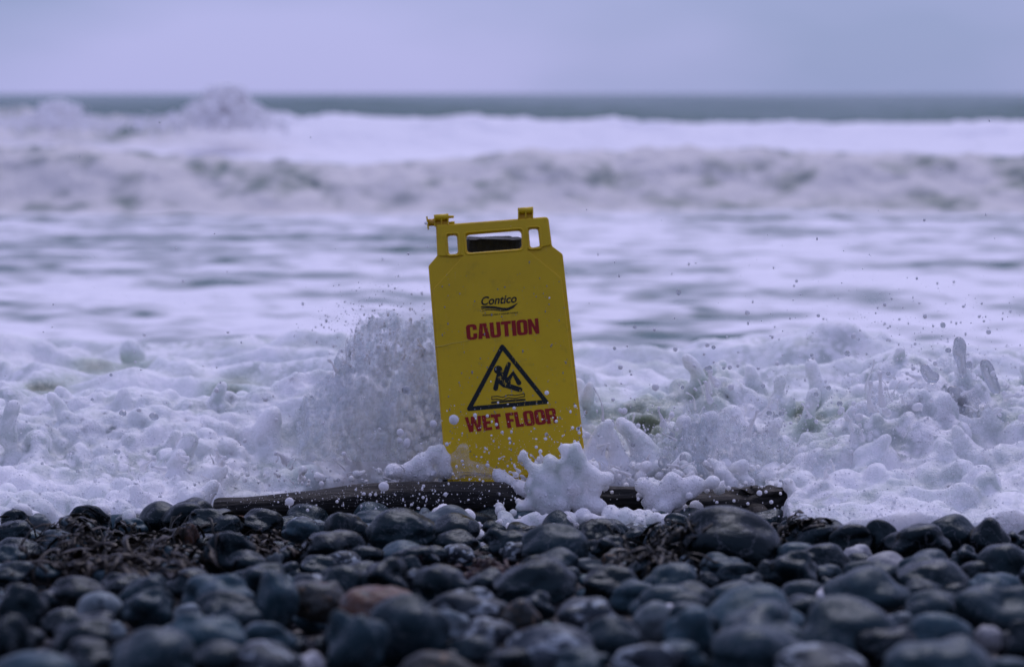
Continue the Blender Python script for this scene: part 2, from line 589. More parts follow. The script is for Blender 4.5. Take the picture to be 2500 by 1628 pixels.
# ================================================================== SEA
def build_sea():
    az = np.concatenate([np.linspace(-60, -18.5, 36), np.linspace(-18, 18, 520), np.linspace(18.5, 60, 36)])
    t = np.tan(np.radians(az))
    ys = np.concatenate([np.arange(5.2, 15.0, 0.07), np.arange(15.0, 22, 0.035), np.arange(22, 30, 0.08), np.arange(30, 44, 0.075),
                         np.arange(44, 80, 0.3), np.geomspace(80, 500, 90), np.geomspace(520, 12000, 30)])
    T, Y = np.meshgrid(t, ys)
    X = T * Y
    Z = np.full_like(X, -0.075)
    far = sstep(8, 40, Y)
    # small chop everywhere, longer swell far out
    Z += 0.045 * fbm(X * 0.9, Y * 1.3, 0, 3, 4) * (0.5 + 0.5 * far) + 0.02 * pn(X * 4, Y * 5, 0.5, 8) * (1 - sstep(20, 60, Y))
    Z += 0.10 * far * fbm(X * 0.12, Y * 0.33, 0, 21, 3)
    foam = np.zeros_like(X)
    sand = np.zeros_like(X)

    # first breaker: steep tumbling front, foamy back
    c1 = 17.6 + 0.55 * pn(X * 0.25, 0, 0, 31) + 0.22 * pn(X * 0.9, 0.3, 0, 32)
    d = Y - c1
    h1 = 0.40 + 0.10 * pn(X * 0.35, 2.0, 0, 33)
    prof = np.where(d < 0, sstep(-1.15, 0.0, d), 1 - 0.75 * sstep(0.2, 5.5, d))
    prof = np.where(d > 5.5, 0.25 * (1 - sstep(5.5, 9.0, d)), prof)
    Z1 = h1 * prof
    face = sstep(-1.5, -0.9, d) * (1 - sstep(0.1, 0.7, d))
    turb = fbm(X * 1.7, Y * 1.6, Z1 * 3.2, 41, 4, 0.6)
    Z1 = Z1 + face * 0.12 * turb * np.clip(prof * 1.6, 0, 1)
    Z += Z1
    # second breaker
    k2 = sstep(-0.15, 0.02, T) * 1.0
    c2 = 35.5 + 1.2 * pn(X * 0.10, 0, 0, 51) + 0.4 * pn(X * 0.5, 0.4, 0, 52)
    d2 = Y - c2
    h2 = 0.50 - 0.10 * sstep(-0.1, 0.2, T) + 0.08 * pn(X * 0.2, 1.0, 0, 53) + 0.12 * (1 - sstep(-0.26, -0.06, T)) * (0.5 + 0.9 * pn(X * 0.45, 5.0, 0, 54))
    p2 = np.where(d2 < 0, sstep(-2.6, 0.0, d2), 1 - sstep(0.4, 7, d2))
    Z2 = h2 * p2
    face2 = sstep(-3.0, -2.0, d2) * (1 - sstep(0.2, 1.0, d2))
    turb2 = fbm(X * 0.8, Y * 0.8, Z2 * 2.0, 61, 4, 0.6)
    Z += Z2 + face2 * 0.24 * turb2 * p2
    # unbroken green swells behind
    for (yc, hh, wf, wb, sd) in ((58, 0.80, 7, 10, 71), (92, 0.62, 9, 14, 72), (150, 0.55, 12, 20, 73), (260, 0.6, 20, 30, 74)):
        cc = yc + 2.5 * pn(X * 0.03, 0, 0, sd)
        dd = Y - cc
        Z += hh * (0.86 + 0.35 * pn(X * 0.07, 3.0, 0, sd + 5)) * np.where(dd < 0, np.exp(-(dd / wf) ** 2 * 2.2), np.exp(-(dd / wb) ** 2 * 2.2))
    # ---- foam cover
    st = 0.60 * fbm(X * 0.85, Y * 1.35, 0, 81, 4, 0.6) + 0.42 * fbm(X * 2.2 + 3, Y * 3.4, 0, 83, 3, 0.65) * (1 - 0.4 * sstep(9, 16, Y)) + 0.30 * pn(X * 5.5, Y * 7.0, 0, 84) * (1 - sstep(7, 13, Y)) + 0.14 * pn(X * 0.25, Y * 0.35, 0, 85)
    mid = 0.68 - 1.30 * np.clip(st - 0.01, -0.4, 1)
    foam = np.where(Y < 40, np.clip(mid, 0, 1.2), 0)
    # broken face: brown-green holes between foam
    hol = fbm(X * 2.1, Y * 1.5, Z1 * 4.5, 91, 4, 0.62)
    ff = 0.78 - 0.85 * hol
    foam = foam * (1 - face) + ff * face
    sand = np.maximum(sand, face * 0.75)
    # wash behind first breaker is nearly all white, up to and over the second front
    back = sstep(0.2, 1.2, d) * (1 - sstep(0.6, 1.6, d2))
    wht = 0.95 - 0.9 * np.clip(fbm(X * 0.5, Y * 0.35, 0, 95, 3) - 0.22, 0, 1)
    foam = foam * (1 - back) + wht * back
    lf = (1 - sstep(-0.17, -0.10, T)) * sstep(-2.4, -1.2, d2) * (1 - sstep(0.5, 1.4, d2))
    hol2 = fbm(X * 0.9, Y * 0.8, Z2 * 2.2, 97, 4, 0.6)
    foam = foam * (1 - lf) + lf * (0.72 - 0.9 * hol2)
    sand = np.maximum(sand, lf * 0.6)
    behind = sstep(0.8, 2.2, d2)
    foam = foam * (1 - behind) + behind * (0.10 + 0.35 * np.clip(fbm(X * 0.06, Y * 0.10, 0, 99, 3) - 0.15, 0, 1))
    V = np.stack([X, Y, Z], -1).reshape(-1, 3)
    nx, ny = len(az), len(ys)
    idx = np.arange(nx * ny).reshape(ny, nx)
    F = np.stack([idx[:-1, :-1], idx[:-1, 1:], idx[1:, 1:], idx[1:, :-1]], -1).reshape(-1, 4)
    o = mesh_obj('sea', V, F, sea_material())
    set_attr(o, 'foam', foam.ravel())
    set_attr(o, 'sand', sand.ravel())
    tag(o, 'grey green sea with rows of foaming breakers', kind='structure')


build_sea()

# ================================================================== PEBBLES
def ico(sub):
    bm = bmesh.new()
    bmesh.ops.create_icosphere(bm, subdivisions=sub, radius=1.0)
    v = np.array([q.co[:] for q in bm.verts])
    f = np.array([[q.index for q in p.verts] for p in bm.faces])
    bm.free()
    return v, f


ICO = {k: ico(k) for k in (1, 2, 3, 4, 5)}


def pebble_shape(sub, seed):
    v, f = ICO[sub]
    r = random.Random(seed)
    s1, s2 = r.uniform(0.7, 1.15), r.uniform(1.6, 2.4)
    a1, a2 = r.uniform(0.22, 0.50), r.uniform(0.03, 0.10)
    o = np.array([r.uniform(-50, 50) for _ in range(3)])
    q = v * s1 + o
    rad = 1 + a1 * pn(q[:, 0], q[:, 1], q[:, 2], 5)
    q = v * s2 + o
    rad += a2 * pn(q[:, 0], q[:, 1], q[:, 2], 6)
    q = v * 5 + o
    rad += 0.008 * pn(q[:, 0], q[:, 1], q[:, 2], 7)
    p = v * rad[:, None]
    p[:, 2] = np.where(p[:, 2] < 0, p[:, 2] * 0.85, p[:, 2])
    mn, mxx = p.min(0), p.max(0)
    return (p - (mn + mxx) / 2) / ((mxx - mn) / 2), f


NARCH = 22
ARCH5 = [pebble_shape(5, 100 + k) for k in range(NARCH)]
ARCH3 = [pebble_shape(3, 100 + k) for k in range(NARCH)]
ARCH4 = [pebble_shape(4, 100 + k)[0] for k in range(NARCH)]
_mesh_cache = {}


def arch_mesh(k, cls):
    if (k, cls) not in _mesh_cache:
        v, f = ARCH5[k]
        me = bpy.data.meshes.new('pebble')
        me.from_pydata(v.tolist(), [], f.tolist())
        me.polygons.foreach_set('use_smooth', [True] * len(me.polygons))
        me.materials.append(PEB[cls])
        _mesh_cache[(k, cls)] = me
    return _mesh_cache[(k, cls)]


# stones read off the photograph: crop offset, then (cx, cy, w, h, kind[, label]) in crop pixels (2.644 per photo pixel)
S3 = 2380 / 900.0
L_ = [  # from x=0
    (110, 300, 170, 120, 'D'), (250, 315, 120, 90, 'P', 'pale mottled pebble wedged at the foam edge beside a dark one'), (580, 285, 210, 140, 'D'), (490, 350, 220, 120, 'G'), (90, 375, 200, 110, 'D'),
    (1035, 275, 220, 150, 'D'), (1210, 265, 280, 180, 'D', 'tall dark pebble at the blunt end of the driftwood log'), (1375, 315, 300, 150, 'D'), (860, 335, 160, 60, 'G'), (1690, 310, 220, 120, 'D'),
    (1215, 405, 125, 130, 'O', 'upright orange brown pebble standing among seaweed'), (1490, 490, 260, 220, 'D', 'big domed black pebble beside the brown seaweed'), (1605, 575, 210, 130, 'D'), (490, 460, 210, 90, 'G'),
    (750, 450, 150, 80, 'G'), (80, 530, 180, 100, 'G'), (100, 640, 220, 110, 'G'), (1775, 570, 100, 110, 'P', 'small pale upright pebble behind a big grey one'), (1060, 520, 150, 90, 'G'),
    (725, 660, 260, 120, 'G'), (790, 720, 260, 130, 'D'), (940, 770, 300, 210, 'G'), (950, 850, 260, 180, 'G'), (650, 850, 260, 160, 'P', 'pale grey pebble with a waisted middle'), (1240, 680, 280, 120, 'D'),
    (1410, 730, 420, 130, 'G'), (1460, 850, 320, 170, 'G'), (1680, 650, 320, 110, 'G'), (1780, 800, 250, 330, 'G', 'tall egg shaped blue grey pebble standing on end'), (150, 850, 260, 260, 'D'),
    (520, 760, 280, 150, 'D'), (540, 1030, 340, 190, 'D'), (980, 1150, 460, 290, 'G'), (60, 1080, 260, 300, 'D'), (220, 1220, 500, 150, 'G'), (560, 1200, 330, 180, 'D'), (1310, 1050, 480, 260, 'G'),
    (1520, 930, 280, 150, 'G'), (1420, 1180, 320, 160, 'D'), (1710, 1050, 320, 180, 'G'), (1740, 1180, 360, 160, 'M'), (2040, 800, 300, 190, 'B'), (2000, 720, 200, 120, 'M'), (2190, 690, 240, 160, 'D'),
    (2060, 600, 200, 110, 'D'), (2150, 450, 360, 150, 'D'), (1995, 1225, 150, 110, 'W', 'white angular pebble in front of grey ones'), (1230, 900, 180, 110, 'P'), (750, 1010, 120, 90, 'P'), (300, 640, 180, 90, 'G'),
    (1080, 640, 240, 90, 'G'), (1850, 520, 160, 70, 'D'), (1880, 620, 150, 80, 'D'), (1940, 360, 200, 110, 'G'), (2240, 350, 240, 190, 'D'),
]
M_ = [  # from x=800
    (470, 355, 370, 230, 'D', 'big black pebble with a pale chipped patch below the log'), (800, 270, 290, 110, 'P'), (830, 345, 250, 140, 'D'),
    (90, 480, 240, 120, 'D'), (240, 510, 220, 80, 'D'), (360, 650, 300, 210, 'D', 'smooth round black pebble'), (80, 690, 220, 140, 'D'),
    (340, 830, 420, 180, 'O', 'big orange brown pebble behind a round blue grey one'), (530, 960, 440, 340, 'G', 'big round blue grey pebble in front of the orange one'), (100, 560, 190, 90, 'M'),
    (560, 520, 250, 90, 'D'), (500, 500, 250, 100, 'G'), (820, 430, 250, 110, 'D'), (850, 510, 170, 80, 'M'), (1160, 430, 270, 120, 'D'),
    (1470, 445, 350, 210, 'G', 'big smooth blue grey pebble touching the splashed foam'), (1440, 590, 300, 150, 'G'), (1340, 690, 440, 240, 'D'), (1020, 710, 210, 150, 'D'), (740, 700, 320, 200, 'D'),
    (900, 850, 420, 180, 'M', 'large mottled black and white flint'), (1340, 850, 220, 160, 'D'), (1240, 900, 230, 170, 'B'), (1670, 880, 330, 140, 'M'), (790, 960, 200, 150, 'P'), (1030, 1020, 300, 160, 'M'),
    (170, 1060, 340, 320, 'G'), (920, 1120, 260, 130, 'G'), (720, 1230, 420, 120, 'B'), (1440, 1100, 460, 240, 'M'), (1830, 700, 300, 180, 'D'), (1870, 540, 170, 90, 'B'), (1860, 605, 150, 50, 'B'),
    (1690, 590, 150, 60, 'P'), (2070, 600, 240, 110, 'D'), (2200, 660, 300, 120, 'G'), (2180, 800, 380, 180, 'G'), (2010, 760, 300, 120, 'G'), (2120, 940, 260, 200, 'P'), (1850, 1050, 300, 220, 'G'),
    (2340, 1020, 280, 320, 'G'), (1730, 390, 260, 150, 'D'), (1800, 480, 220, 140, 'D'), (570, 690, 120, 130, 'M'), (1560, 660, 120, 90, 'D'), (620, 1060, 200, 160, 'G'), (1180, 1190, 260, 130, 'D'), (1010, 590, 120, 60, 'B'),
    (1500, 500, 0, 0, 'x'), (530, 590, 130, 100, 'D'), (690, 520, 160, 80, 'D'), (1210, 500, 160, 90, 'M'), (1700, 530, 140, 70, 'P'), (2080, 1180, 420, 160, 'M'), (1640, 1210, 300, 120, 'G'),
]
R_ = [  # from x=1600
    (500, 400, 520, 310, 'D', 'the largest pebble, a humped black boulder before the broken log end'), (150, 320, 160, 100, 'D'), (110, 420, 240, 150, 'D'), (1040, 390, 340, 150, 'D'), (1270, 420, 280, 170, 'D'),
    (1465, 400, 190, 190, 'D'), (1690, 430, 340, 200, 'D'), (1910, 370, 300, 190, 'D'), (2155, 390, 220, 190, 'D'), (2320, 430, 150, 90, 'D'), (900, 350, 150, 80, 'D'), (920, 430, 110, 60, 'G'), (900, 500, 300, 110, 'G'),
    (1080, 540, 270, 150, 'D'), (1300, 520, 160, 90, 'W', 'white rounded pebble with a dark hole, among dark ones'), (1490, 550, 240, 70, 'W', 'flat white pebble lying beside a rounded white one'), (590, 530, 180, 130, 'B'), (630, 500, 70, 60, 'W'),
    (440, 600, 250, 130, 'G'), (210, 570, 120, 60, 'P'), (520, 640, 220, 110, 'G'), (820, 650, 120, 120, 'B', 'small ochre pebble pressed against a dark one'), (720, 640, 150, 140, 'D'), (880, 610, 270, 190, 'D'), (1380, 610, 330, 80, 'G'),
    (1360, 730, 450, 220, 'G'), (1200, 755, 270, 100, 'W', 'white three cornered flint lying flat'), (1740, 590, 330, 150, 'G'), (1990, 540, 190, 130, 'D'), (2250, 560, 290, 200, 'D'), (1790, 660, 380, 170, 'D'), (2090, 620, 210, 90, 'D'),
    (2200, 700, 300, 100, 'G'), (1940, 750, 170, 60, 'D'), (180, 800, 360, 140, 'G'), (520, 770, 320, 130, 'G'), (640, 830, 500, 140, 'G'), (650, 930, 520, 170, 'G'), (70, 910, 150, 110, 'W', 'half hidden white pebble between grey ones'),
    (240, 990, 300, 260, 'G'), (1240, 960, 600, 280, 'G'), (1780, 850, 360, 150, 'G'), (2210, 860, 480, 260, 'G'), (1800, 1010, 400, 230, 'G'), (680, 1090, 580, 220, 'G', 'long flat topped grey pebble'),
    (1480, 1090, 350, 160, 'D'), (2140, 1060, 150, 140, 'W', 'pointed pale greenish white flint shard'), (1080, 1200, 500, 160, 'M', 'broad mottled flint with white patches'), (1820, 1180, 600, 180, 'G'), (100, 1180, 380, 200, 'G'),
    (460, 1230, 260, 100, 'G'), (2250, 1230, 300, 80, 'G'), (620, 690, 170, 70, 'P'), (950, 740, 230, 90, 'G'), (1100, 640, 180, 80, 'G'), (1210, 590, 110, 60, 'D'), (1720, 740, 240, 80, 'G'), (340, 700, 120, 90, 'D'), (1100, 710, 90, 60, 'D'),
    (130, 640, 200, 100, 'D'), (1000, 850, 330, 110, 'D'), (1570, 960, 160, 120, 'P'), (2360, 640, 150, 90, 'M'), (2420, 1060, 260, 220, 'D'),
]
stones = []   # dict(pos, scale, rot, arch, cls, label)
HEROES = 0
rs = random.Random(5)
for off, lst in ((0, L_), (800, M_), (1600, R_)):
    for it in lst:
        if it[4] == 'x':
            continue
        cx, cy, w, h, cls = it[:5]
        cx, cy, w, h = off + cx / S3, 1150 + cy / S3, w / S3, h / S3
        w *= 1.27
        top = cy - h / 2
        H = min(max(h * 1.45, 0.56 * w), 1.3 * w)
        rowc = top + H / 2
        p = on_beach(cx, rowc, 0.02)
        for _ in range(3):
            p = on_beach(cx, rowc, 0.002 + 0.30 * px_m(H, p.y))
        sx, sz = px_m(w / 2, p.y), px_m(H / 2, p.y) * 1.02
        sy = min(sx * rs.uniform(0.78, 0.98), 0.095)
        tl = R(rs.uniform(-9, 9))
        stones.append(dict(pos=np.array(p), scale=np.array([sx, sy, sz]), rot=(R(rs.uniform(-8, 8)), tl, R(rs.choice((0, 180)) + rs.uniform(-16, 16))),
                           arch=rs.randrange(NARCH), cls=cls, label=it[5] if len(it) > 5 else None))
HEROES = len(stones)


def stone_pts(s, base):
    m = np.array(Euler(s['rot']).to_matrix())
    return (base * s['scale']) @ m.T + s['pos']


# height map of the bed; fillers are dropped on it so that they come to rest in the gaps
GX0, GX1, GY0, GY1, GS = -1.9, 1.9, 1.75, 4.75, 0.006
nxg, nyg = int((GX1 - GX0) / GS), int((GY1 - GY0) / GS)
HM = np.repeat((beach_z(GY0 + (np.arange(nyg) + 0.5) * GS) - 0.03)[None, :], nxg, 0)


def raster(P):
    ix = ((P[:, 0] - GX0) / GS).astype(int)
    iy = ((P[:, 1] - GY0) / GS).astype(int)
    ok = (ix >= 0) & (ix < nxg) & (iy >= 0) & (iy < nyg)
    return ix[ok], iy[ok], P[ok, 2]


for s in stones:
    ix, iy, z = raster(stone_pts(s, ARCH5[s['arch']][0]))
    np.maximum.at(HM, (ix, iy), z)


def drop(n, rmin, rmax, limit, tries, weights):
    kinds = list(weights)
    for _ in range(n):
        r = rs.uniform(rmin, rmax)
        k = rs.randrange(NARCH)
        sc = np.array([r, r * rs.uniform(0.62, 0.9), r * rs.uniform(0.42, 0.7)])
        rot = (R(rs.uniform(-16, 16)), R(rs.uniform(-16, 16)), R(rs.uniform(0, 360)))
        s = dict(pos=np.zeros(3), scale=sc, rot=rot, arch=k, cls=rs.choices(kinds, [weights[q] for q in kinds])[0], label=None)
        loc = stone_pts(s, ARCH4[k])
        best = None
        for _t in range(tries):
            y = rs.uniform(1.85, 4.62)
            x = rs.uniform(-1, 1) * min(0.30 * y + 0.22, 1.7)
            ix, iy, z = raster(loc + np.array([x, y, 0]))
            if len(ix) < 30:
                continue
            lo = z < 0
            rest = np.percentile(HM[ix[lo], iy[lo]] - z[lo], 88)
            topz = rest + sc[2] - beach_z(y)
            if best is None or topz < best[0]:
                best = (topz, x, y, rest)
        if best is None or best[0] > limit:
            continue
        _, x, y, rest = best
        s['pos'] = np.array([x, y, rest])
        ix, iy, z = raster(loc + s['pos'])
        np.maximum.at(HM, (ix, iy), z)
        stones.append(s)


MIX = {'D': 46, 'G': 38, 'B': 2, 'M': 7, 'P': 4, 'W': 1.5, 'O': 0.4}
drop(420, 0.034, 0.056, 0.026, 10, MIX)
drop(620, 0.018, 0.034, 0.030, 10, MIX)
drop(500, 0.009, 0.018, 0.034, 8, MIX)

# how much of the picture each stone holds: coarse depth buffer
W_, H_ = 312, 204
zb = np.full(W_ * H_, 1e9)
ib = np.full(W_ * H_, -1)
for i, s in enumerate(stones):
    P = stone_pts(s, ARCH5[s['arch']][0])
    px, py, dp = project(P)
    a, b = (px * W_ / 2500).astype(int), (py * H_ / 1628).astype(int)
    ok = (a >= 0) & (a < W_) & (b >= 0) & (b < H_)
    k = b[ok] * W_ + a[ok]
    order = np.argsort(-dp[ok])
    k, d = k[order], dp[ok][order]
    near = d < zb[k]
    zb[k[near]] = d[near]
    ib[k[near]] = i
share = np.bincount(ib[ib >= 0], minlength=len(stones))
rank = np.argsort(-share)
single = set(int(q) for q in rank[:300] if share[q] > 0)
LOOK = {'D': 'smooth wet near black pebble on the shingle', 'G': 'smooth wet blue grey pebble on the shingle', 'B': 'brown stained wet pebble on the shingle',
        'M': 'dark flint pebble mottled with white on the shingle', 'P': 'pale grey wet pebble on the shingle', 'W': 'chalky white pebble on the shingle', 'O': 'rusty orange pebble on the shingle'}
GRP = {'D': 'near black pebbles', 'G': 'blue grey pebbles', 'B': 'brown pebbles', 'M': 'mottled flint pebbles', 'P': 'pale grey pebbles', 'W': 'white pebbles', 'O': 'orange pebbles'}


def size_word(s):
    a = s['scale'][0]
    return 'large' if a > 0.068 else ('small' if a < 0.034 else None)


SHORT = {'pale mottled': 'the pale pebble at the foam edge', 'tall dark': 'the log\'s blunt end', 'upright orange': 'the upright orange pebble', 'big domed': 'the domed black pebble', 'small pale': 'the small pale upright pebble',
         'pale grey': 'the waisted pale pebble', 'tall egg': 'the egg shaped pebble', 'white angular': 'the angular white pebble', 'big black': 'the chipped black pebble', 'smooth round': 'the round black pebble', 'big orange': 'the big orange pebble',
         'big round': 'the round blue grey pebble', 'big smooth': 'the pebble touching the foam', 'large mottled': 'the large mottled flint', 'the largest': 'the largest boulder', 'white rounded': 'the rounded white pebble', 'flat white': 'the flat white pebble',
         'small ochre': 'the ochre pebble', 'white three': 'the three cornered white flint', 'half hidden': 'the half hidden white pebble', 'long flat': 'the long flat topped pebble', 'pointed pale': 'the pale flint shard', 'broad mottled': 'the broad mottled flint'}
marks = [(s['pos'], next(v for k, v in SHORT.items() if s['label'].startswith(k))) for i, s in enumerate(stones) if s['label'] and i in single]


def where(s):
    d = [(np.hypot(*(p[:2] - s['pos'][:2])), p, n) for p, n in marks]
    dist, p, n = min(d, key=lambda q: q[0])
    v = s['pos'][:2] - p[:2]
    if abs(v[1]) > abs(v[0]) * 1.3:
        return ('behind ' if v[1] > 0 else 'in front of ') + n
    return ('beside ' if dist < 0.17 else 'some way along from ') + n


def form(s):
    a, c = s['scale'][0], s['scale'][2]
    q = c / a
    return 'flat ' if q < 0.56 else ('upright ' if q > 0.95 else ('' if q < 0.72 else 'rounded '))


rest_v, rest_f, rest_m, nv = [], [], [], 0
CL = list(PEB)
for i, s in enumerate(stones):
    if i in single:
        o = bpy.data.objects.new('pebble', arch_mesh(s['arch'], s['cls']))
        o.location, o.rotation_euler, o.scale = s['pos'], s['rot'], s['scale']
        col.objects.link(o)
        if s['label']:
            tag(o, s['label'], 'pebble', 'pebbles on the beach')
        else:
            wd = size_word(s)
            lab = (wd + ' ' if wd else '') + form(s) + LOOK[s['cls']].replace('smooth wet ', '').replace('on the shingle', where(s))
            tag(o, lab, 'pebble', GRP[s['cls']])
    else:
        v, f = ARCH3[s['arch']]
        rest_v.append(stone_pts(s, v))
        rest_f.append(f + nv)
        rest_m.append(np.full(len(f), CL.index(s['cls'])))
        nv += len(v)
o = mesh_obj('shingle', np.concatenate(rest_v), np.concatenate(rest_f), None)
for c in CL:
    mm = PEB[c].copy()
    mm.name = PEB[c].name + '_small'
    for nd in mm.node_tree.nodes:      # world-sized stones in one mesh: rescale the pattern
        if nd.type == 'VECT_MATH' and nd.operation == 'ADD':
            t2 = mm.node_tree
            sc = t2.nodes.new('ShaderNodeVectorMath')
            sc.operation = 'SCALE'
            sc.inputs['Scale'].default_value = 22.0
            src = nd.inputs[0].links[0].from_socket
            t2.links.new(src, sc.inputs[0])
            t2.links.new(sc.outputs['Vector'], nd.inputs[0])
    o.data.materials.append(mm)
o.data.polygons.foreach_set('material_index', np.concatenate(rest_m).astype(np.int32))
tag(o, 'small wet pebbles filling the gaps between the larger ones', kind='stuff')

# ================================================================== WARNING SIGN
LEAN = R(12)
SIGN_P = at_y(1240, 1190, 4.40)
SN = Vector((0, -math.cos(LEAN), math.sin(LEAN)))
SU = Vector((1, 0, 0))
SV = SN.cross(SU)


def loc_px(px, py):
    """photo pixel -> sign-local (x, y)"""
    d = ray(px, py)
    o = Vector((0, 0, CAM_H))
    t = (SIGN_P - o).dot(SN) / d.dot(SN)
    q = o + d * t - SIGN_P
    return (q.dot(SU), q.dot(SV))


sign = bpy.data.objects.new('wet_floor_sign', None)
col.objects.link(sign)
M = Matrix.Identity(4)
for r_ in range(3):
    M[r_][0], M[r_][1], M[r_][2], M[r_][3] = SU[r_], SV[r_], SN[r_], SIGN_P[r_]
sign.matrix_world = M
tag(sign, 'yellow plastic caution wet floor sign tilted in the surf behind the log', 'sign')


def c1(x, y):
    return (1000 + x / 5.1667, 480 + y / 5.1667)


def c2(x, y):
    return (1000 + x / 3.69, 780 + y / 3.69)


def round_poly(pts, rads, n=5):
    out = []
    N = len(pts)
    for i in range(N):
        p = Vector(pts[i])
        a, b = Vector(pts[i - 1]), Vector(pts[(i + 1) % N])
        r_ = rads[i] if hasattr(rads, '__len__') else rads
        if r_ <= 0:
            out.append(tuple(p))
            continue
        u, v = (a - p).normalized(), (b - p).normalized()
        r_ = min(r_, (a - p).length * 0.45, (b - p).length * 0.45)
        A, B = p + u * r_, p + v * r_
        for k in range(n + 1):
            t = k / n
            q = A * (1 - t) ** 2 + p * (2 * t * (1 - t)) + B * t ** 2
            out.append(tuple(q))
    return out


def flat(name, loops, z0, z1, mat, bevel=0.0, parent=sign, res=2):
    """closed 2D loops (holes included, even-odd) -> solid between z0 and z1 in sign space"""
    cu = bpy.data.curves.new(name, 'CURVE')
    cu.dimensions = '2D'
    cu.fill_mode = 'BOTH'
    for lp in loops:
        sp = cu.splines.new('POLY')
        sp.points.add(len(lp) - 1)
        for k, p in enumerate(lp):
            sp.points[k].co = (p[0], p[1], 0, 1)
        sp.use_cyclic_u = True
    cu.extrude = max((z1 - z0) / 2 - bevel, 0)
    cu.bevel_depth = bevel
    cu.bevel_resolution = res
    if bevel:
        cu.offset = -bevel
    t = bpy.data.objects.new('t', cu)
    col.objects.link(t)
    dg = bpy.context.evaluated_depsgraph_get()
    me = bpy.data.meshes.new_from_object(t.evaluated_get(dg))
    bpy.data.objects.remove(t)
    for v in me.vertices:
        v.co.z += (z0 + z1) / 2
    me.name = name
    me.materials.clear()
    me.materials.append(mat)
    o = bpy.data.objects.new(name, me)
    col.objects.link(o)
    o.parent = parent
    return o


L = lambda pts: [loc_px(*p) for p in pts]
panel_px = [c1(330, 355), c1(1750, 250), c1(1797, 620), c1(1932, 722), c2(1582, 1235), (1438, 1205), (1100, 1222), c2(306, 1180), c1(235, 872), c1(347, 742)]
hole_px = [c1(712, 478), c1(1407, 422), c1(1416, 652), c1(726, 708)]
slotL_px = [c1(478, 488), c1(595, 482), c1(609, 716), c1(494, 724)]
slotR_px = [c1(1502, 408), c1(1618, 400), c1(1643, 630), c1(1524, 641)]


def grow(pts, d):
    cx = sum(p[0] for p in pts) / len(pts)
    cy = sum(p[1] for p in pts) / len(pts)
    return [(p[0] + d * (1 if p[0] > cx else -1), p[1] + d * (1 if p[1] > cy else -1)) for p in pts]


mm_ = 0.00083   # one photo pixel on the sign
panel = flat('panel', [round_poly(L(panel_px), [0.006, 0.008, 0.003, 0.004, 0.01, 0.02, 0.02, 0.01, 0.004, 0.003]),
                       round_poly(L(hole_px), 0.009), round_poly(L(slotL_px), 0.006), round_poly(L(slotR_px), 0.006)], -0.014, -0.003, MAT_YEL, 0.0016)
face_px = [c1(345, 366), c1(1738, 264), c1(1783, 612), c1(1480, 672), c1(1915, 1028), c2(1565, 1200), (1418, 1160), (1245, 1166), (1170, 1158), (1128, 1160), (1106, 1178), (1096, 1150), c2(312, 1120), c1(292, 1172), c1(682, 742), c1(362, 752)]
face = flat('face_plate', [round_poly(L(face_px), 0.003), round_poly(L(grow(hole_px, 3.2)), 0.010), round_poly(L(grow(slotL_px, 3.0)), 0.007), round_poly(L(grow(slotR_px, 3.0)), 0.007)], -0.004, 0.0, MAT_YEL, 0.0013)


def tube(name, pts, rad, mat, parent, closed=False, seg=8, z=None):
    """swept tube through 3D points; rad scalar or list"""
    pts = [Vector(p) for p in pts]
    n = len(pts)
    rad = rad if hasattr(rad, '__len__') else [rad] * n
    vs_, fs = [], []
    for i, p in enumerate(pts):
        a = pts[i - 1] if (i > 0 or closed) else p
        b = pts[(i + 1) % n] if (i < n - 1 or closed) else p
        t = (b - a).normalized()
        u = t.orthogonal().normalized() if abs(t.z) > 0.9 else t.cross(Vector((0, 0, 1))).normalized()
        w = t.cross(u)
        for k in range(seg):
            an = 2 * math.pi * k / seg
            vs_.append(p + (u * math.cos(an) + w * math.sin(an)) * rad[i])
    for i in range(n if closed else n - 1):
        j = (i + 1) % n
        for k in range(seg):
            fs.append((i * seg + k, i * seg + (k + 1) % seg, j * seg + (k + 1) % seg, j * seg + k))
    if not closed:
        fs.append(tuple(range(seg))[::-1])
        fs.append(tuple((n - 1) * seg + k for k in range(seg)))
    return mesh_obj(name, vs_, fs, mat, parent)


for nm, hp, rr_ in (('handle_rim', hole_px, 0.009), ('slot_rim', slotL_px, 0.006), ('slot_rim', slotR_px, 0.006)):
    lp = round_poly(L(grow(hp, 4.5)), rr_)
    tube(nm, [(p[0], p[1], -0.0006) for p in lp], 0.0021, MAT_YEL, sign, True)
# crack running in from the edge below the first word
ck = L([c2(228, 244), c2(300, 238), c2(380, 214), c2(450, 205), c2(560, 182)])
tube('crack', [(p[0], p[1], 0.0001) for p in ck], [0.0012, 0.0011, 0.0009, 0.0008, 0.0003], simple('crack_edge', (0.66, 0.50, 0.06), 0.4), sign, False, 6)
# foot crease
fc = L([(1085, 1165), (1125, 1150), (1215, 1156), (1290, 1158), (1400, 1152)])
tube('foot_crease', [(p[0], p[1], -0.0004) for p in fc], 0.0016, MAT_YEL, sign, False, 6)


def box_local(bm, corners_px, z0, z1):
    ps = L(corners_px)
    a = [bm.verts.new((p[0], p[1], z0)) for p in ps]
    b = [bm.verts.new((p[0], p[1], z1)) for p in ps]
    n = len(ps)
    bm.faces.new(b)
    bm.faces.new(a[::-1])
    for k in range(n):
        bm.faces.new((a[k], a[(k + 1) % n], b[(k + 1) % n], b[k]))


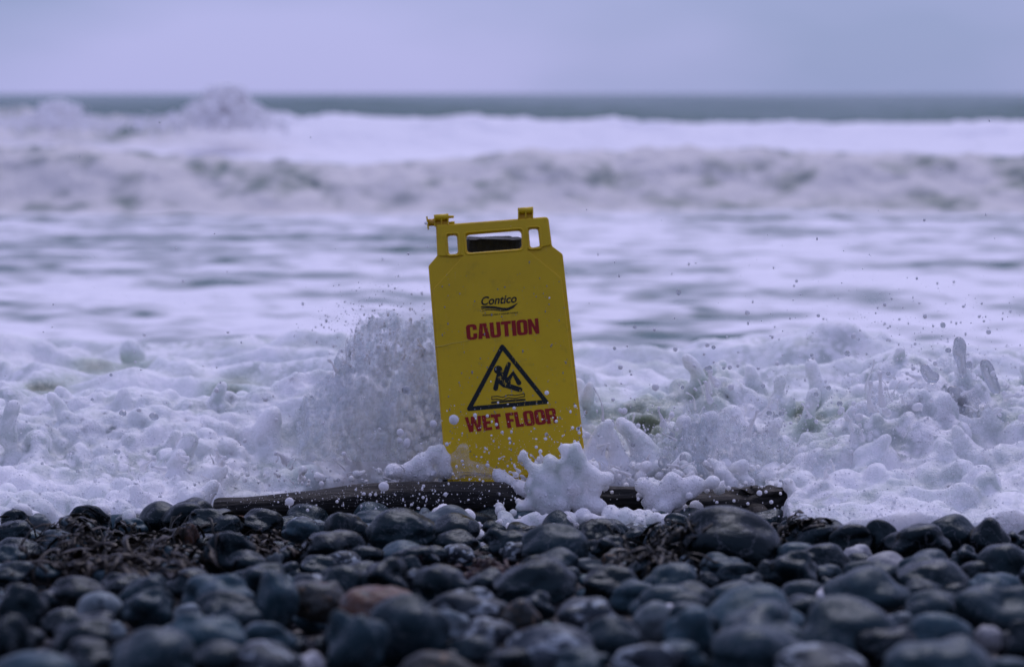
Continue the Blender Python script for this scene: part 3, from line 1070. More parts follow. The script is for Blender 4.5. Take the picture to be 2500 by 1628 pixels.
def bm_obj(name, bm, mat, parent, bev=0.0006):
    bmesh.ops.recalc_face_normals(bm, faces=bm.faces)
    me = bpy.data.meshes.new(name)
    bm.to_mesh(me)
    bm.free()
    me.materials.append(mat)
    o = bpy.data.objects.new(name, me)
    col.objects.link(o)
    o.parent = parent
    if bev:
        md = o.modifiers.new('b', 'BEVEL')
        md.width = bev
        md.segments = 2
    return o


def quad(x0, y0, x1, y1, sl):
    """crop-1 rectangle sheared along the sign's top edge slope"""
    return [c1(x0, y0), c1(x1, y0 + sl * (x1 - x0)), c1(x1, y1 + sl * (x1 - x0)), c1(x0, y1)]


SLP = -0.075
hinge_parts = []
for (x0, x1, yt, yb) in ((308, 492, 238, 372), (1366, 1560, 152, 284)):
    bm = bmesh.new()
    box_local(bm, quad(x0, yt + 46, x1, yb, SLP), -0.013, -0.009)           # recessed back
    box_local(bm, quad(x0, yt + 22, x0 + 16, yb, SLP), -0.013, 0.001)       # left cheek
    xr = x1 - 16
    box_local(bm, quad(xr, yt + 22 + SLP * (xr - x0), x1, yb + SLP * (xr - x0), SLP), -0.013, 0.001)
    xm = (x0 + x1) / 2 - 6
    box_local(bm, quad(xm, yt + 50 + SLP * (xm - x0), xm + 16, yb + SLP * (xm - x0), SLP), -0.010, -0.001)
    k = bm_obj('hinge_knuckle', bm, MAT_YEL, sign)
    # rolled barrel on top
    a = loc_px(*c1(x0, yt + 26))
    b = loc_px(*c1(x1, yt + 26 + SLP * (x1 - x0)))
    tube('barrel', [(a[0], a[1], -0.006), (b[0], b[1], -0.006)], 0.0068, MAT_YEL, k, False, 18)
# pin through the knuckle over the torn corner
pin = None
bm = bmesh.new()
box_local(bm, [c1(208, 252), c1(226, 250), c1(246, 408), c1(226, 412)], -0.014, 0.003)
pin = bm_obj('hinge_pin', bm, MAT_YEL, sign)
a, b = loc_px(*c1(226, 326)), loc_px(*c1(318, 318))
tube('pin_shaft', [(a[0], a[1], -0.006), (b[0], b[1], -0.006)], 0.0075, simple('orange_plastic', (0.55, 0.30, 0.012), 0.4), pin, False, 16)  # shaft is moulded in its own orange plastic
for (xa, ya, xb, yb_, hw) in ((490, 252, 558, 250, 16), (494, 330, 568, 322, 17)):
    a, b = loc_px(*c1(xa, ya)), loc_px(*c1(xb, yb_))
    tube('pin_prong', [(a[0], a[1], -0.006), (b[0] - 0.001, b[1], -0.006), (b[0], b[1], -0.006)], [0.0030, 0.0028, 0.0018], MAT_YEL, pin, False, 10)

# ---- lettering
def arc(cx, cy, r_, a0, a1, n=6):
    return [(cx + r_ * math.cos(R(a0 + (a1 - a0) * k / n)), cy + r_ * math.sin(R(a0 + (a1 - a0) * k / n))) for k in range(n + 1)]


def rr(x0, y0, x1, y1, q):
    return arc(x1 - q, y1 - q, q, 0, 90) + arc(x0 + q, y1 - q, q, 90, 180) + arc(x0 + q, y0 + q, q, 180, 270) + arc(x1 - q, y0 + q, q, 270, 360)


def glyph(ch):
    s = 0.225
    if ch == 'I':
        return 0.235, [[(0, 0), (0.235, 0), (0.235, 1), (0, 1)]]
    if ch == 'T':
        w = 0.56
        return w, [[(0, 1), (w, 1), (w, 0.80), (w / 2 + s / 2, 0.80), (w / 2 + s / 2, 0), (w / 2 - s / 2, 0), (w / 2 - s / 2, 0.80), (0, 0.80)]]
    if ch == 'L':
        return 0.46, [[(0, 0), (0.46, 0), (0.46, 0.2), (s, 0.2), (s, 1), (0, 1)]]
    if ch == 'E':
        w = 0.48
        return w, [[(0, 0), (w, 0), (w, 0.2), (s, 0.2), (s, 0.41), (w - 0.04, 0.41), (w - 0.04, 0.60), (s, 0.60), (s, 0.8), (w, 0.8), (w, 1), (0, 1)]]
    if ch == 'F':
        w = 0.46
        return w, [[(0, 0), (s, 0), (s, 0.39), (w - 0.04, 0.39), (w - 0.04, 0.58), (s, 0.58), (s, 0.8), (w, 0.8), (w, 1), (0, 1)]]
    if ch == 'O':
        w = 0.60
        return w, [rr(0, 0, w, 1, 0.19), rr(s, 0.17, w - s, 0.83, 0.06)]
    if ch == 'U':
        w = 0.60
        return w, [[(0, 1)] + arc(0.19, 0.19, 0.19, 180, 270) + arc(w - 0.19, 0.19, 0.19, 270, 360) + [(w, 1), (w - s, 1)] + arc(w - s - 0.06, 0.23, 0.06, 0, -90) + arc(s + 0.06, 0.23, 0.06, 270, 180) + [(s, 1)]]
    if ch == 'C':
        w = 0.60
        return w, [[(w, 0.62)] + arc(w - 0.19, 0.81, 0.19, 0, 90) + arc(0.19, 0.81, 0.19, 90, 180) + arc(0.19, 0.19, 0.19, 180, 270) + arc(w - 0.19, 0.19, 0.19, 270, 360) + [(w, 0.40), (w - s, 0.40)]
                   + arc(w - s - 0.06, 0.23, 0.06, 0, -90) + arc(s + 0.06, 0.23, 0.06, 270, 180) + arc(s + 0.06, 0.77, 0.06, 180, 90) + arc(w - s - 0.06, 0.77, 0.06, 90, 0) + [(w - s, 0.62)]]
    if ch == 'A':
        w = 0.66
        return w, [[(0, 0), (0.14, 1), (w - 0.14, 1), (w, 0), (w - 0.23, 0), (w - 0.245, 0.17), (0.245, 0.17), (0.23, 0)], [(0.27, 0.35), (w - 0.27, 0.35), (w / 2 + 0.012, 0.80), (w / 2 - 0.012, 0.80)]]
    if ch == 'N':
        w = 0.60
        return w, [[(0, 0), (0, 1), (0.20, 1), (w - 0.2, 0.46), (w - 0.2, 1), (w, 1), (w, 0), (w - 0.2, 0), (0.2, 0.54), (0.2, 0)]]
    if ch == 'W':
        w = 0.92
        return w, [[(x * w, y) for x, y in ((0, 1), (0.21, 1), (0.27, 0.40), (0.385, 1), (0.615, 1), (0.73, 0.40), (0.79, 1), (1, 1), (0.875, 0), (0.625, 0), (0.5, 0.58), (0.375, 0), (0.125, 0))]]
    if ch == 'R':
        w = 0.60
        return w, [[(0, 0), (0, 1)] + arc(w - 0.17, 0.83, 0.17, 90, 0) + [(w, 0.62), (w - 0.07, 0.52), (w - 0.01, 0.43), (w, 0.0), (w - 0.215, 0), (w - 0.215, 0.36), (w - 0.27, 0.41), (s, 0.41), (s, 0)], rr(s, 0.57, w - 0.215, 0.83, 0.04)]
    return 0.2, []


def block_text(name, txt, BL, BR, TL, mat, label):
    x, loops = 0, []
    gap = 0.035
    for ch in txt:
        w, g = glyph(ch)
        for lp in g:
            loops.append([(x + p[0], p[1]) for p in lp])
        x += w + gap
    x -= gap
    BL, BR, TL = (Vector(q) for q in (BL, BR, TL))
    out = []
    for lp in loops:
        o2 = []
        for p in lp:
            q = BL + (BR - BL) * (p[0] / x) + (TL - BL) * p[1]
            o2.append(loc_px(q.x, q.y))
        out.append(o2)
    o = flat(name, out, 0.0001, 0.0005, mat)
    o['label'] = label
    return o


block_text('lettering', 'CAUTION', c2(517, 186), c2(1170, 126), c2(505, 48), PR_RED, 'red block letters reading CAUTION')
block_text('lettering', 'WET FLOOR', c2(520, 1016), c2(1334, 930), c2(496, 880), PR_RED, 'red block letters reading WET FLOOR')


def font_text(txt, quad_px, shear, off, label, mat):
    cu = bpy.data.curves.new('lettering', 'FONT')
    cu.body = txt
    cu.shear = shear
    cu.offset = off
    t = bpy.data.objects.new('t', cu)
    col.objects.link(t)
    me = bpy.data.meshes.new_from_object(t.evaluated_get(bpy.context.evaluated_depsgraph_get()))
    bpy.data.objects.remove(t)
    xs = [v.co.x for v in me.vertices]
    ys = [v.co.y for v in me.vertices]
    x0, x1, y0, y1 = min(xs), max(xs), min(ys), max(ys)
    BL, BR, TL = (Vector(q) for q in quad_px)
    for v in me.vertices:
        q = BL + (BR - BL) * ((v.co.x - x0) / (x1 - x0)) + (TL - BL) * ((v.co.y - y0) / (y1 - y0))
        p = loc_px(q.x, q.y)
        v.co = (p[0], p[1], 0.0004)
    me.materials.clear()
    me.materials.append(mat)
    o = bpy.data.objects.new('lettering', me)
    col.objects.link(o)
    o.parent = sign
    o['label'] = label


font_text('Contico', (c1(903, 1374), c1(1352, 1337), c1(903, 1264)), 0.20, 0.022, 'black slanted logo word', PR_LOGO)
font_text('PRODUCTS FOR A CLEANER WORLD', (c1(918, 1508), c1(1368, 1471), c1(916, 1490)), 0.2, 0.03, 'tiny black slogan line', PR_LOGO)


def strokes(name, lines, label, mat=PR_BLACK, z=0.0004, conv=c2):
    """thick flat strokes with round ends; lines of (points, half width or list), in crop pixels"""
    V, F = [], []
    for li, (pts, hw) in enumerate(lines):
        zz = z + li * 0.00004
        hw = hw if hasattr(hw, '__len__') else [hw] * len(pts)
        poly = []
        P = [Vector(p) for p in pts]
        n = len(P)
        left, right = [], []
        for i in range(n):
            a, b = P[max(i - 1, 0)], P[min(i + 1, n - 1)]
            t = (b - a).normalized()
            nn = Vector((-t.y, t.x))
            left.append(P[i] + nn * hw[i])
            right.append(P[i] - nn * hw[i])
        cap = lambda c, d, h: [c + Vector((math.cos(math.atan2(d.y, d.x) + k), math.sin(math.atan2(d.y, d.x) + k))) * h for k in np.linspace(math.pi / 2, -math.pi / 2, 9)[1:-1]]
        ring_l, ring_r = left, right
        base = len(V)
        for p in left + right:
            q = loc_px(*conv(p.x, p.y))
            V.append((q[0], q[1], zz))
        for i in range(n - 1):
            F.append((base + i, base + i + 1, base + n + i + 1, base + n + i))
        for (c, d, h, i0, i1) in ((P[-1], P[-1] - P[-2], hw[-1], base + n - 1, base + 2 * n - 1), (P[0], P[0] - P[1], hw[0], base + n, base)):
            if h < 3:
                continue
            k0 = len(V)
            for p in cap(c, d, h):
                q = loc_px(*conv(p.x, p.y))
                V.append((q[0], q[1], zz))
            F.append((i0, *range(k0, len(V)), i1))
    o = mesh_obj(name, V, F, mat, sign, False)
    bm = bmesh.new()
    bm.from_mesh(o.data)
    bmesh.ops.recalc_face_normals(bm, faces=bm.faces)
    for f_ in bm.faces:
        if f_.normal.z < 0:
            f_.normal_flip()
    bm.to_mesh(o.data)
    bm.free()
    o['label'] = label
    return o


def circ(cx, cy, r_):
    return ([(cx - 1, cy), (cx + 1, cy)], r_)


strokes('warning_triangle', [([(835, 245), (537, 803)], 20), ([(537, 803), (1230, 740)], 20), ([(1230, 740), (835, 245)], 20)], 'black outlined warning triangle')
strokes('falling_figure', [circ(798, 452, 38), ([(812, 488), (828, 560), (852, 590)], [26, 34, 22]), ([(820, 500), (880, 565)], 32), ([(800, 500), (775, 620)], [17, 22]), ([(842, 540), (893, 402)], [26, 21]),
                           ([(850, 585), (993, 630)], 23), ([(880, 560), (932, 482), (985, 570)], [24, 22, 22])], 'black slipping figure symbol')
wave = [(740, 694), (790, 690), (840, 700), (890, 678), (950, 684), (1036, 667)]
strokes('water_mark', [(wave, 4), ([(x, y + 25) for x, y in wave], 4), ([(740, 694), (740, 719)], 3), ([(1036, 667), (1036, 692)], 3), ([(740, 748), (1040, 722)], [8, 7]), ([(740, 733), (1040, 712)], 1.6)], 'wavy water lines below the figure')
strokes('logo_waves', [([(908, 1392), (1000, 1386), (1080, 1392), (1170, 1410), (1240, 1412), (1300, 1392), (1360, 1345)], [9, 8, 8, 8, 11, 16, 3]),
                       ([(910, 1416), (990, 1402), (1080, 1408), (1180, 1424), (1260, 1418)], [6, 6, 6, 6, 4]),
                       ([(914, 1446), (990, 1424), (1080, 1428), (1170, 1440), (1240, 1432), (1310, 1402)], [3, 6, 6, 7, 6, 3])], 'three black swoosh waves of the logo', PR_LOGO, 0.0004, c1)

# water beads clinging to the face
VV, FF, nv = [], [], 0
for _ in range(420):
    t, u = random.random(), random.random() ** 0.7
    px, py = 1062 + 44 * u + t * 320, 625 + u * 520
    q = loc_px(px, py)
    r_ = 0.0004 + 0.0013 * random.random() ** 3
    v, f_ = ICO[2]
    VV.append(v * np.array([r_, r_ * random.choice((1, 1, 1.3, 2.2)), r_ * 0.5]) + np.array([q[0], q[1], 0.0004]))
    FF.append(f_ + nv)
    nv += len(v)
wb = mesh_obj('water_beads', np.concatenate(VV), np.concatenate(FF), MAT_CLEAR, sign)
wb['kind'] = 'stuff'

# ================================================================== TIMBER POST behind the sign
def build_post():
    top = at_y(1207, 582, 4.62)
    bot = at_y(1168, 1190, 4.66)
    bot.z -= 0.10
    n, seg = 40, 40
    V, F = [], []
    for i in range(n):
        t = i / (n - 1)
        c = top.lerp(bot, t)
        hw = px_m(68, 4.6) * (1 - t) + px_m(101, 4.6) * t
        hd = 0.045
        for k in range(seg):
            a = 2 * math.pi * k / seg
            ca, sa = math.cos(a), math.sin(a)
            x = math.copysign(abs(ca) ** 0.35, ca) * hw
            y = math.copysign(abs(sa) ** 0.35, sa) * hd
            q = 1 + 0.05 * float(pn(x * 40, y * 40, c.z * 4, 3)) + 0.02 * float(pn(x * 150, y * 150, c.z * 20, 4))
            z = c.z
            if i == 0:
                z += 0.005 * float(pn(x * 90, y * 60, 0.2, 9))
            V.append((c.x + x * q, c.y + y * q, z))
        for k in range(seg):
            if i:
                F.append(((i - 1) * seg + k, (i - 1) * seg + (k + 1) % seg, i * seg + (k + 1) % seg, i * seg + k))
    ci = len(V)
    V.append((top.x, top.y, top.z + 0.002))
    for k in range(seg):
        F.append((ci, k, (k + 1) % seg))
    o = mesh_obj('timber_post', V, [f[::-1] for f in F], post_material())
    tag(o, 'dark rough timber post behind the sign, seen through its handle hole', 'post')


build_post()

# ================================================================== DRIFTWOOD LOG
def build_log():
    ctrl = [(523, 1243, 15), (530, 1243, 19), (545, 1243, 20), (600, 1242, 21), (700, 1238, 27), (800, 1232, 31), (900, 1224, 34), (1000, 1217, 37), (1100, 1218, 36), (1200, 1220, 35), (1300, 1224, 34),
            (1450, 1224, 32), (1600, 1230, 34), (1720, 1238, 37), (1800, 1240, 42), (1870, 1238, 40), (1915, 1222, 28), (1938, 1210, 10)]
    LY = 4.25
    xs = np.linspace(523, 1938, 260)
    cy = np.interp(xs, [c[0] for c in ctrl], [c[1] for c in ctrl]) - 3
    rr_ = np.interp(xs, [c[0] for c in ctrl], [c[2] for c in ctrl]) + 4
    seg = 44
    V = []
    for i, (x, y, r_) in enumerate(zip(xs, cy, rr_)):
        p = at_y(x, y, LY)
        V.append((p.x, p.y, p.z, px_m(r_, LY)))
    V = np.array(V)
    ang = np.linspace(0, 2 * np.pi, seg, endpoint=False)
    A, X = np.meshgrid(ang, V[:, 0])
    rad = V[:, 3][:, None] * (1 + 0.16 * pn(X * 5, np.cos(A) * 1.2, np.sin(A) * 1.2, 12) + 0.07 * pn(X * 6, np.cos(A) * 5, np.sin(A) * 5, 13) + 0.05 * pn(X * 14, np.cos(A) * 11, np.sin(A) * 11, 14))
    # broken, splintered end
    endk = sstep(0.40, 0.52, X)
    rad = rad * (1 + endk * 0.35 * pn(X * 30, np.cos(A) * 4, np.sin(A) * 4, 15))
    P = np.stack([X + 0 * A, V[:, 1][:, None] + rad * np.cos(A) * 1.1, V[:, 2][:, None] + rad * np.sin(A)], -1)
    n = len(V)
    P = P.reshape(-1, 3)
    idx = np.arange(n * seg).reshape(n, seg)
    F = np.stack([idx[:-1], np.roll(idx, -1, 1)[:-1], np.roll(idx, -1, 1)[1:], idx[1:]], -1).reshape(-1, 4)
    root = bpy.data.objects.new('driftwood_log', None)
    root.location = (float(V[n // 2, 0]), float(V[n // 2, 1]), float(V[n // 2, 2] - V[n // 2, 3]))
    col.objects.link(root)
    tag(root, 'long dark wet driftwood log lying at the foam edge below the sign', 'log')
    o = mesh_obj('stem', P - np.array(root.location), F[:, ::-1].copy(), MAT_WOOD, root)
    bm = bmesh.new()
    bm.from_mesh(o.data)
    bmesh.ops.holes_fill(bm, edges=[e for e in bm.edges if e.is_boundary], sides=0)
    bmesh.ops.recalc_face_normals(bm, faces=bm.faces)
    bm.to_mesh(o.data)
    bm.free()
    o.data.polygons.foreach_set('use_smooth', [True] * len(o.data.polygons))

    def stub(name, pts, rads, seed):
        Q = [at_y(a, b, LY + dy) - Vector(root.location) for a, b, dy in pts]
        t = tube(name, Q, [px_m(r_, LY) for r_ in rads], MAT_WOOD, root, False, 14)
        for v in t.data.vertices:
            k = 0.006 * float(pn(v.co.x * 60, v.co.y * 60, v.co.z * 60, seed))
            v.co += Vector((k, k, k))
    stub('knot_stub', [(1800, 1232, 0), (1822, 1212, -0.01), (1828, 1196, -0.01), (1834, 1188, -0.01)], [30, 24, 17, 4], 3)
    stub('splinter', [(1820, 1225, -0.01), (1880, 1206, -0.02), (1915, 1200, -0.02), (1932, 1203, -0.02)], [20, 12, 7, 2], 5)
    stub('splinter', [(1800, 1240, -0.01), (1850, 1262, -0.05), (1890, 1285, -0.08), (1918, 1310, -0.11)], [24, 26, 20, 6], 6)


build_log()

# ================================================================== SEAWEED
def seaweed(name, label, px0, px1, py0, py1, n, mat, seed, length=(0.05, 0.11), width=(0.0012, 0.0042), lift=0.03):
    r = random.Random(seed)
    V, F = [], []
    c = on_beach((px0 + px1) / 2, (py0 + py1) / 2, 0.0)
    for _ in range(n):
        px = r.gauss((px0 + px1) / 2, (px1 - px0) / 4.2)
        py = r.uniform(py0, py1)
        p = on_beach(px, py, 0.03)
        ix, iy = int((p.x - GX0) / GS), int((p.y - GY0) / GS)
        z = HM[min(max(ix, 0), nxg - 1), min(max(iy, 0), nyg - 1)]
        z = min(z, beach_z(p.y) + 0.05)
        p.z = z + r.uniform(-0.004, lift * 0.5)
        h = r.uniform(0, 2 * math.pi)
        el = r.uniform(-0.2, 0.8)
        ln, wd = r.uniform(*length), r.uniform(*width)
        k = 9
        base = len(V)
        tw = r.uniform(0, 6)
        for i in range(k):
            t = i / (k - 1)
            h += r.uniform(-0.55, 0.55)
            el -= r.uniform(0.0, 0.38)
            d = Vector((math.cos(h) * math.cos(el), math.sin(h) * math.cos(el), math.sin(el)))
            p = p + d * (ln / k)
            ix, iy = min(max(int((p.x - GX0) / GS), 0), nxg - 1), min(max(int((p.y - GY0) / GS), 0), nyg - 1)
            p.z = max(p.z, min(HM[ix, iy], beach_z(p.y) + 0.07) + 0.001)
            tw += r.uniform(-0.5, 0.5)
            s = d.cross(Vector((math.cos(tw) * 0.6, math.sin(tw) * 0.6, 1))).normalized() * wd * (0.5 + math.sin(math.pi * (0.12 + 0.83 * t))) * r.uniform(0.7, 1.3)
            V += [p - s - c, p + s - c]
            if i:
                j = base + 2 * i
                F.append((j - 2, j - 1, j + 1, j))
    o = mesh_obj(name, V, F, mat)
    o.location = c
    md = o.modifiers.new('s', 'SOLIDIFY')
    md.thickness = 0.0007
    tag(o, label, 'seaweed', 'seaweed washed onto the pebbles')
    return o


seaweed('seaweed', 'wide heap of tangled brown seaweed over the pebbles', 90, 470, 1300, 1388, 650, MAT_WEED, 1, (0.05, 0.14))
seaweed('seaweed', 'dark seaweed strands between pebbles at the foam edge', 120, 480, 1268, 1320, 380, MAT_WEED3, 2, (0.04, 0.10))
seaweed('seaweed', 'small brown seaweed tuft beside the big domed black pebble', 545, 690, 1278, 1330, 240, MAT_WEED, 3, (0.03, 0.08))
seaweed('seaweed', 'small dark red seaweed tuft lying below the log', 1120, 1260, 1345, 1392, 120, MAT_WEED2, 4, (0.03, 0.08))
seaweed('seaweed', 'black seaweed clump beside the largest black boulder', 1510, 1690, 1296, 1370, 320, MAT_WEED3, 5, (0.04, 0.09))
seaweed('seaweed', 'sparse seaweed scraps beside the broken log end', 1880, 2000, 1268, 1306, 170, MAT_WEED3, 6, (0.03, 0.07))

# ================================================================== NEAR FOAM
class Field:
    """smooth union of spheres on a grid, polygonised"""
    def __init__(s, x, y, z, vox, k):
        s.o = np.array([x[0], y[0], z[0]])
        s.n = [int((q[1] - q[0]) / vox) for q in (x, y, z)]
        s.v, s.k = vox, k
        s.F = np.zeros(s.n, np.float32)
        s.ax = [s.o[i] + vox * np.arange(s.n[i]) for i in range(3)]

    def sphere(s, c, r, k=None):
        k = k or s.k
        m = r + 4.5 * k
        lo = [max(int((c[i] - m - s.o[i]) / s.v), 0) for i in range(3)]
        hi = [min(int((c[i] + m - s.o[i]) / s.v) + 2, s.n[i]) for i in range(3)]
        if any(hi[i] <= lo[i] for i in range(3)):
            return
        g = [(s.ax[i][lo[i]:hi[i]] - c[i]).astype(np.float32) for i in range(3)]
        d = np.sqrt(g[0][:, None, None] ** 2 + g[1][None, :, None] ** 2 + g[2][None, None, :] ** 2)
        s.F[lo[0]:hi[0], lo[1]:hi[1], lo[2]:hi[2]] += np.exp(np.clip((r - d) / k, -5, 12)) * (d < m)

    def chain(s, pts, rads, k=None):
        """capsule chain through 3D points"""
        for i in range(len(pts) - 1):
            a, b = Vector(pts[i]), Vector(pts[i + 1])
            n = max(2, int((b - a).length / (0.45 * max(min(rads[i], rads[i + 1]), s.v))))
            for q in range(n):
                t = q / n
                s.sphere(a.lerp(b, t), rads[i] * (1 - t) + rads[i + 1] * t, k)
        s.sphere(pts[-1], rads[-1], k)

    def height(s, h):
        """add everything below z = h(x, y)"""
        z = s.ax[2][None, None, :]
        s.F += np.exp(np.clip((h[:, :, None] - z) * 0.75 / s.k, -5, 12)).astype(np.float32)

    def poly(s, disp=None, name='foam', mat=None, pits=(), band=0.014):
        sd = (-s.k * np.log(np.maximum(s.F, 1e-3))).astype(np.float32)
        if disp:
            I = np.nonzero(np.abs(sd) < band)
            sd[I] += disp(s.ax[0][I[0]], s.ax[1][I[1]], s.ax[2][I[2]]).astype(np.float32)
        for c, r_ in pits:        # burst bubbles
            lo = [max(int((c[i] - r_ - s.o[i]) / s.v) - 2, 0) for i in range(3)]
            hi = [min(int((c[i] + r_ - s.o[i]) / s.v) + 3, s.n[i]) for i in range(3)]
            if any(hi[i] <= lo[i] for i in range(3)):
                continue
            g = [s.ax[i][lo[i]:hi[i]] - c[i] for i in range(3)]
            d = np.sqrt(g[0][:, None, None] ** 2 + g[1][None, :, None] ** 2 + g[2][None, None, :] ** 2)
            q = sd[lo[0]:hi[0], lo[1]:hi[1], lo[2]:hi[2]]
            np.maximum(q, (r_ - d).astype(np.float32), out=q)
        sd[0], sd[-1], sd[:, 0], sd[:, -1], sd[:, :, 0], sd[:, :, -1] = (0.02,) * 6
        g = openvdb.FloatGrid(background=float(sd.max()))
        g.copyFromArray(np.ascontiguousarray(sd))
        P, Q = g.convertToQuads(0.0)
        P = np.asarray(P, float) * s.v + s.o
        Q = np.asarray(Q, np.int32)
        # outward faces
        o = mesh_obj(name, P, Q, mat)
        bm_n = np.zeros(len(Q) * 3)
        o.data.polygons.foreach_get('normal', bm_n)
        ctr = P[Q].mean(1) + bm_n.reshape(-1, 3) * s.v * 1.2
        ii = np.clip(((ctr - s.o) / s.v).round().astype(int), 0, np.array(s.n) - 1)
        if (sd[ii[:, 0], ii[:, 1], ii[:, 2]] > 0).mean() < 0.5:
            o.data.flip_normals()
        return o, P


def row_z(row, Y):
    return CAM_H + (Y / ray(1250, row).y) * ray(1250, row).z


CREST = [(-700, 1000), (0, 990), (300, 975), (560, 1000), (640, 960), (760, 915), (850, 862), (900, 846), (960, 858), (1040, 826), (1100, 880), (1180, 980), (1420, 1020), (1500, 1010), (1600, 1000), (1690, 960), (1750, 912), (1830, 960), (1950, 1020),
         (2050, 965), (2150, 905), (2300, 900), (2420, 950), (3200, 960)]
FRONT = [(-700, 1262), (0, 1245), (180, 1238), (300, 1232), (500, 1226), (600, 1196), (900, 1170), (1250, 1172), (1290, 1200), (1700, 1200), (1900, 1215), (1960, 1262), (2150, 1278), (2300, 1282), (2500, 1292), (3200, 1300)]
CL_PATCH = [   # stretches of clear green-grey water without bubbles: px, py, Y, rx, ry (pixels)
    (700, 1060, 4.70, 130, 55), (860, 1080, 4.70, 130, 55), (960, 1010, 4.72, 110, 100), (1030, 1060, 4.66, 60, 70), (1590, 1025, 4.8, 75, 50), (2060, 1020, 4.85, 110, 60), (2190, 985, 4.85, 80, 50),
    (1960, 1010, 4.8, 60, 40), (1720, 930, 5.0, 50, 60), (250, 905, 5.9, 110, 22), (60, 985, 5.3, 70, 30), (440, 1040, 5.0, 60, 22), (130, 930, 5.6, 60, 16), (560, 960, 5.3, 60, 30),
    (1480, 1010, 4.95, 60, 30), (1850, 890, 6.4, 110, 16), (1430, 1000, 5.2, 60, 26), (2420, 1010, 4.8, 50, 70), (1080, 1000, 4.75, 60, 90)]


def clear_attr(o, P):
    c = np.zeros(len(P))
    px, py, dp = project(P)
    for (x, y, Y, rx, ry) in CL_PATCH:
        q = np.array(at_y(x, y, Y))
        sx, sz = px_m(rx, Y), px_m(ry, Y)
        d = ((P[:, 0] - q[0]) / sx) ** 2 + ((P[:, 2] - q[2]) / sz) ** 2 + ((P[:, 1] - q[1]) / 0.30) ** 2
        c = np.maximum(c, (0.22 if 600 < x < 1100 else 0.9) * np.exp(-d * 0.9))
    c *= 1.05 + 0.6 * fbm(P[:, 0] * 9, P[:, 1] * 9, P[:, 2] * 9, 77, 3)
    # more of the green-grey tint, in patches scattered by noise
    c += 0.75 * np.clip(fbm(P[:, 0] * 2.6, P[:, 1] * 4, P[:, 2] * 9, 79, 3) - 0.10, 0, 1)
    set_attr(o, 'clear', np.clip(c, 0, 1))


rf = random.Random(21)


def build_rear_foam():
    f = Field((-2.1, 2.1), (4.75, 8.4), (-0.12, 0.36), 0.011, 0.016)
    X, Y = np.meshgrid(f.ax[0], f.ax[1], indexing='ij')
    fade = 1 - sstep(6.2, 8.2, Y)
    ux, uy = X * 0.92 - Y * 0.38, X * 0.38 + Y * 0.92
    rid = lambda fx, fy, sd: (1 - np.abs(pn(ux * fx + 0.4 * pn(X * 3, Y * 3, 0, sd + 3), uy * fy, 0, sd))) ** 2
    h = -0.125 + 0.055 * fade + fade * (0.125 * rid(1.5, 2.7, 121) + 0.030 * rid(4.0, 6.0, 123) + 0.006 * rid(9, 13, 124)) + 0.02 * pn(X * 2, Y * 3, 0, 125)
    # soft ridges that run along the beach, one behind another
    for (yc, a, w, sd) in ((5.05, 0.085, 0.22, 131), (5.5, 0.10, 0.26, 132), (6.05, 0.085, 0.28, 133), (6.8, 0.05, 0.3, 134)):
        cc = yc + 0.22 * pn(X * 1.1, 0, 0, sd)
        dd = Y - cc
        h = h + a * (0.55 + 0.8 * np.clip(pn(X * 1.6, 2.2, 0, sd + 9), -0.6, 1)) * np.where(dd < 0, np.exp(-(dd / (w * 0.6)) ** 2), np.exp(-(dd / w) ** 2))
    h = h - 0.14 * sstep(7.0, 8.1, Y) - 0.2 * sstep(8.0, 8.4, Y)
    f.height(h)
    hx = lambda x, y: h[min(max(int((x - f.o[0]) / f.v), 0), f.n[0] - 1), min(max(int((y - f.o[1]) / f.v), 0), f.n[1] - 1)]
    for _ in range(260):
        x, y = rf.uniform(-2.0, 2.0), 4.8 + 2.9 * rf.random() ** 1.3
        r_ = rf.uniform(0.02, 0.075) * (1 - 0.45 * (y - 4.8) / 3)
        f.sphere((x, y, hx(x, y) - r_ * rf.uniform(0.55, 0.95)), r_, 0.022)
    # single knobs seen in the photograph
    for (px, py, Y, r_, dn) in ((315, 846, 6.2, 12, 3), (880, 870, 5.2, 20, 2), (1740, 930, 5.0, 34, 3), (2190, 880, 5.2, 26, 2), (2140, 905, 5.2, 30, 2)):
        for q in range(dn + 1):
            f.sphere(at_y(px + q * 4, py + q * r_ * 0.9, Y), px_m(r_ * (1 + 0.3 * q), Y))
    disp = lambda x, y, z: 0.010 * fbm(x * 6, y * 6, z * 6, 141, 2)
    o, P = f.poly(disp, 'foam_heaps', MAT_FOAM, (), 0.03)
    clear_attr(o, P)
    tag(o, 'soft heaps of white sea foam behind the breaking edge', kind='stuff')


build_rear_foam()

SIGN_BOX = None


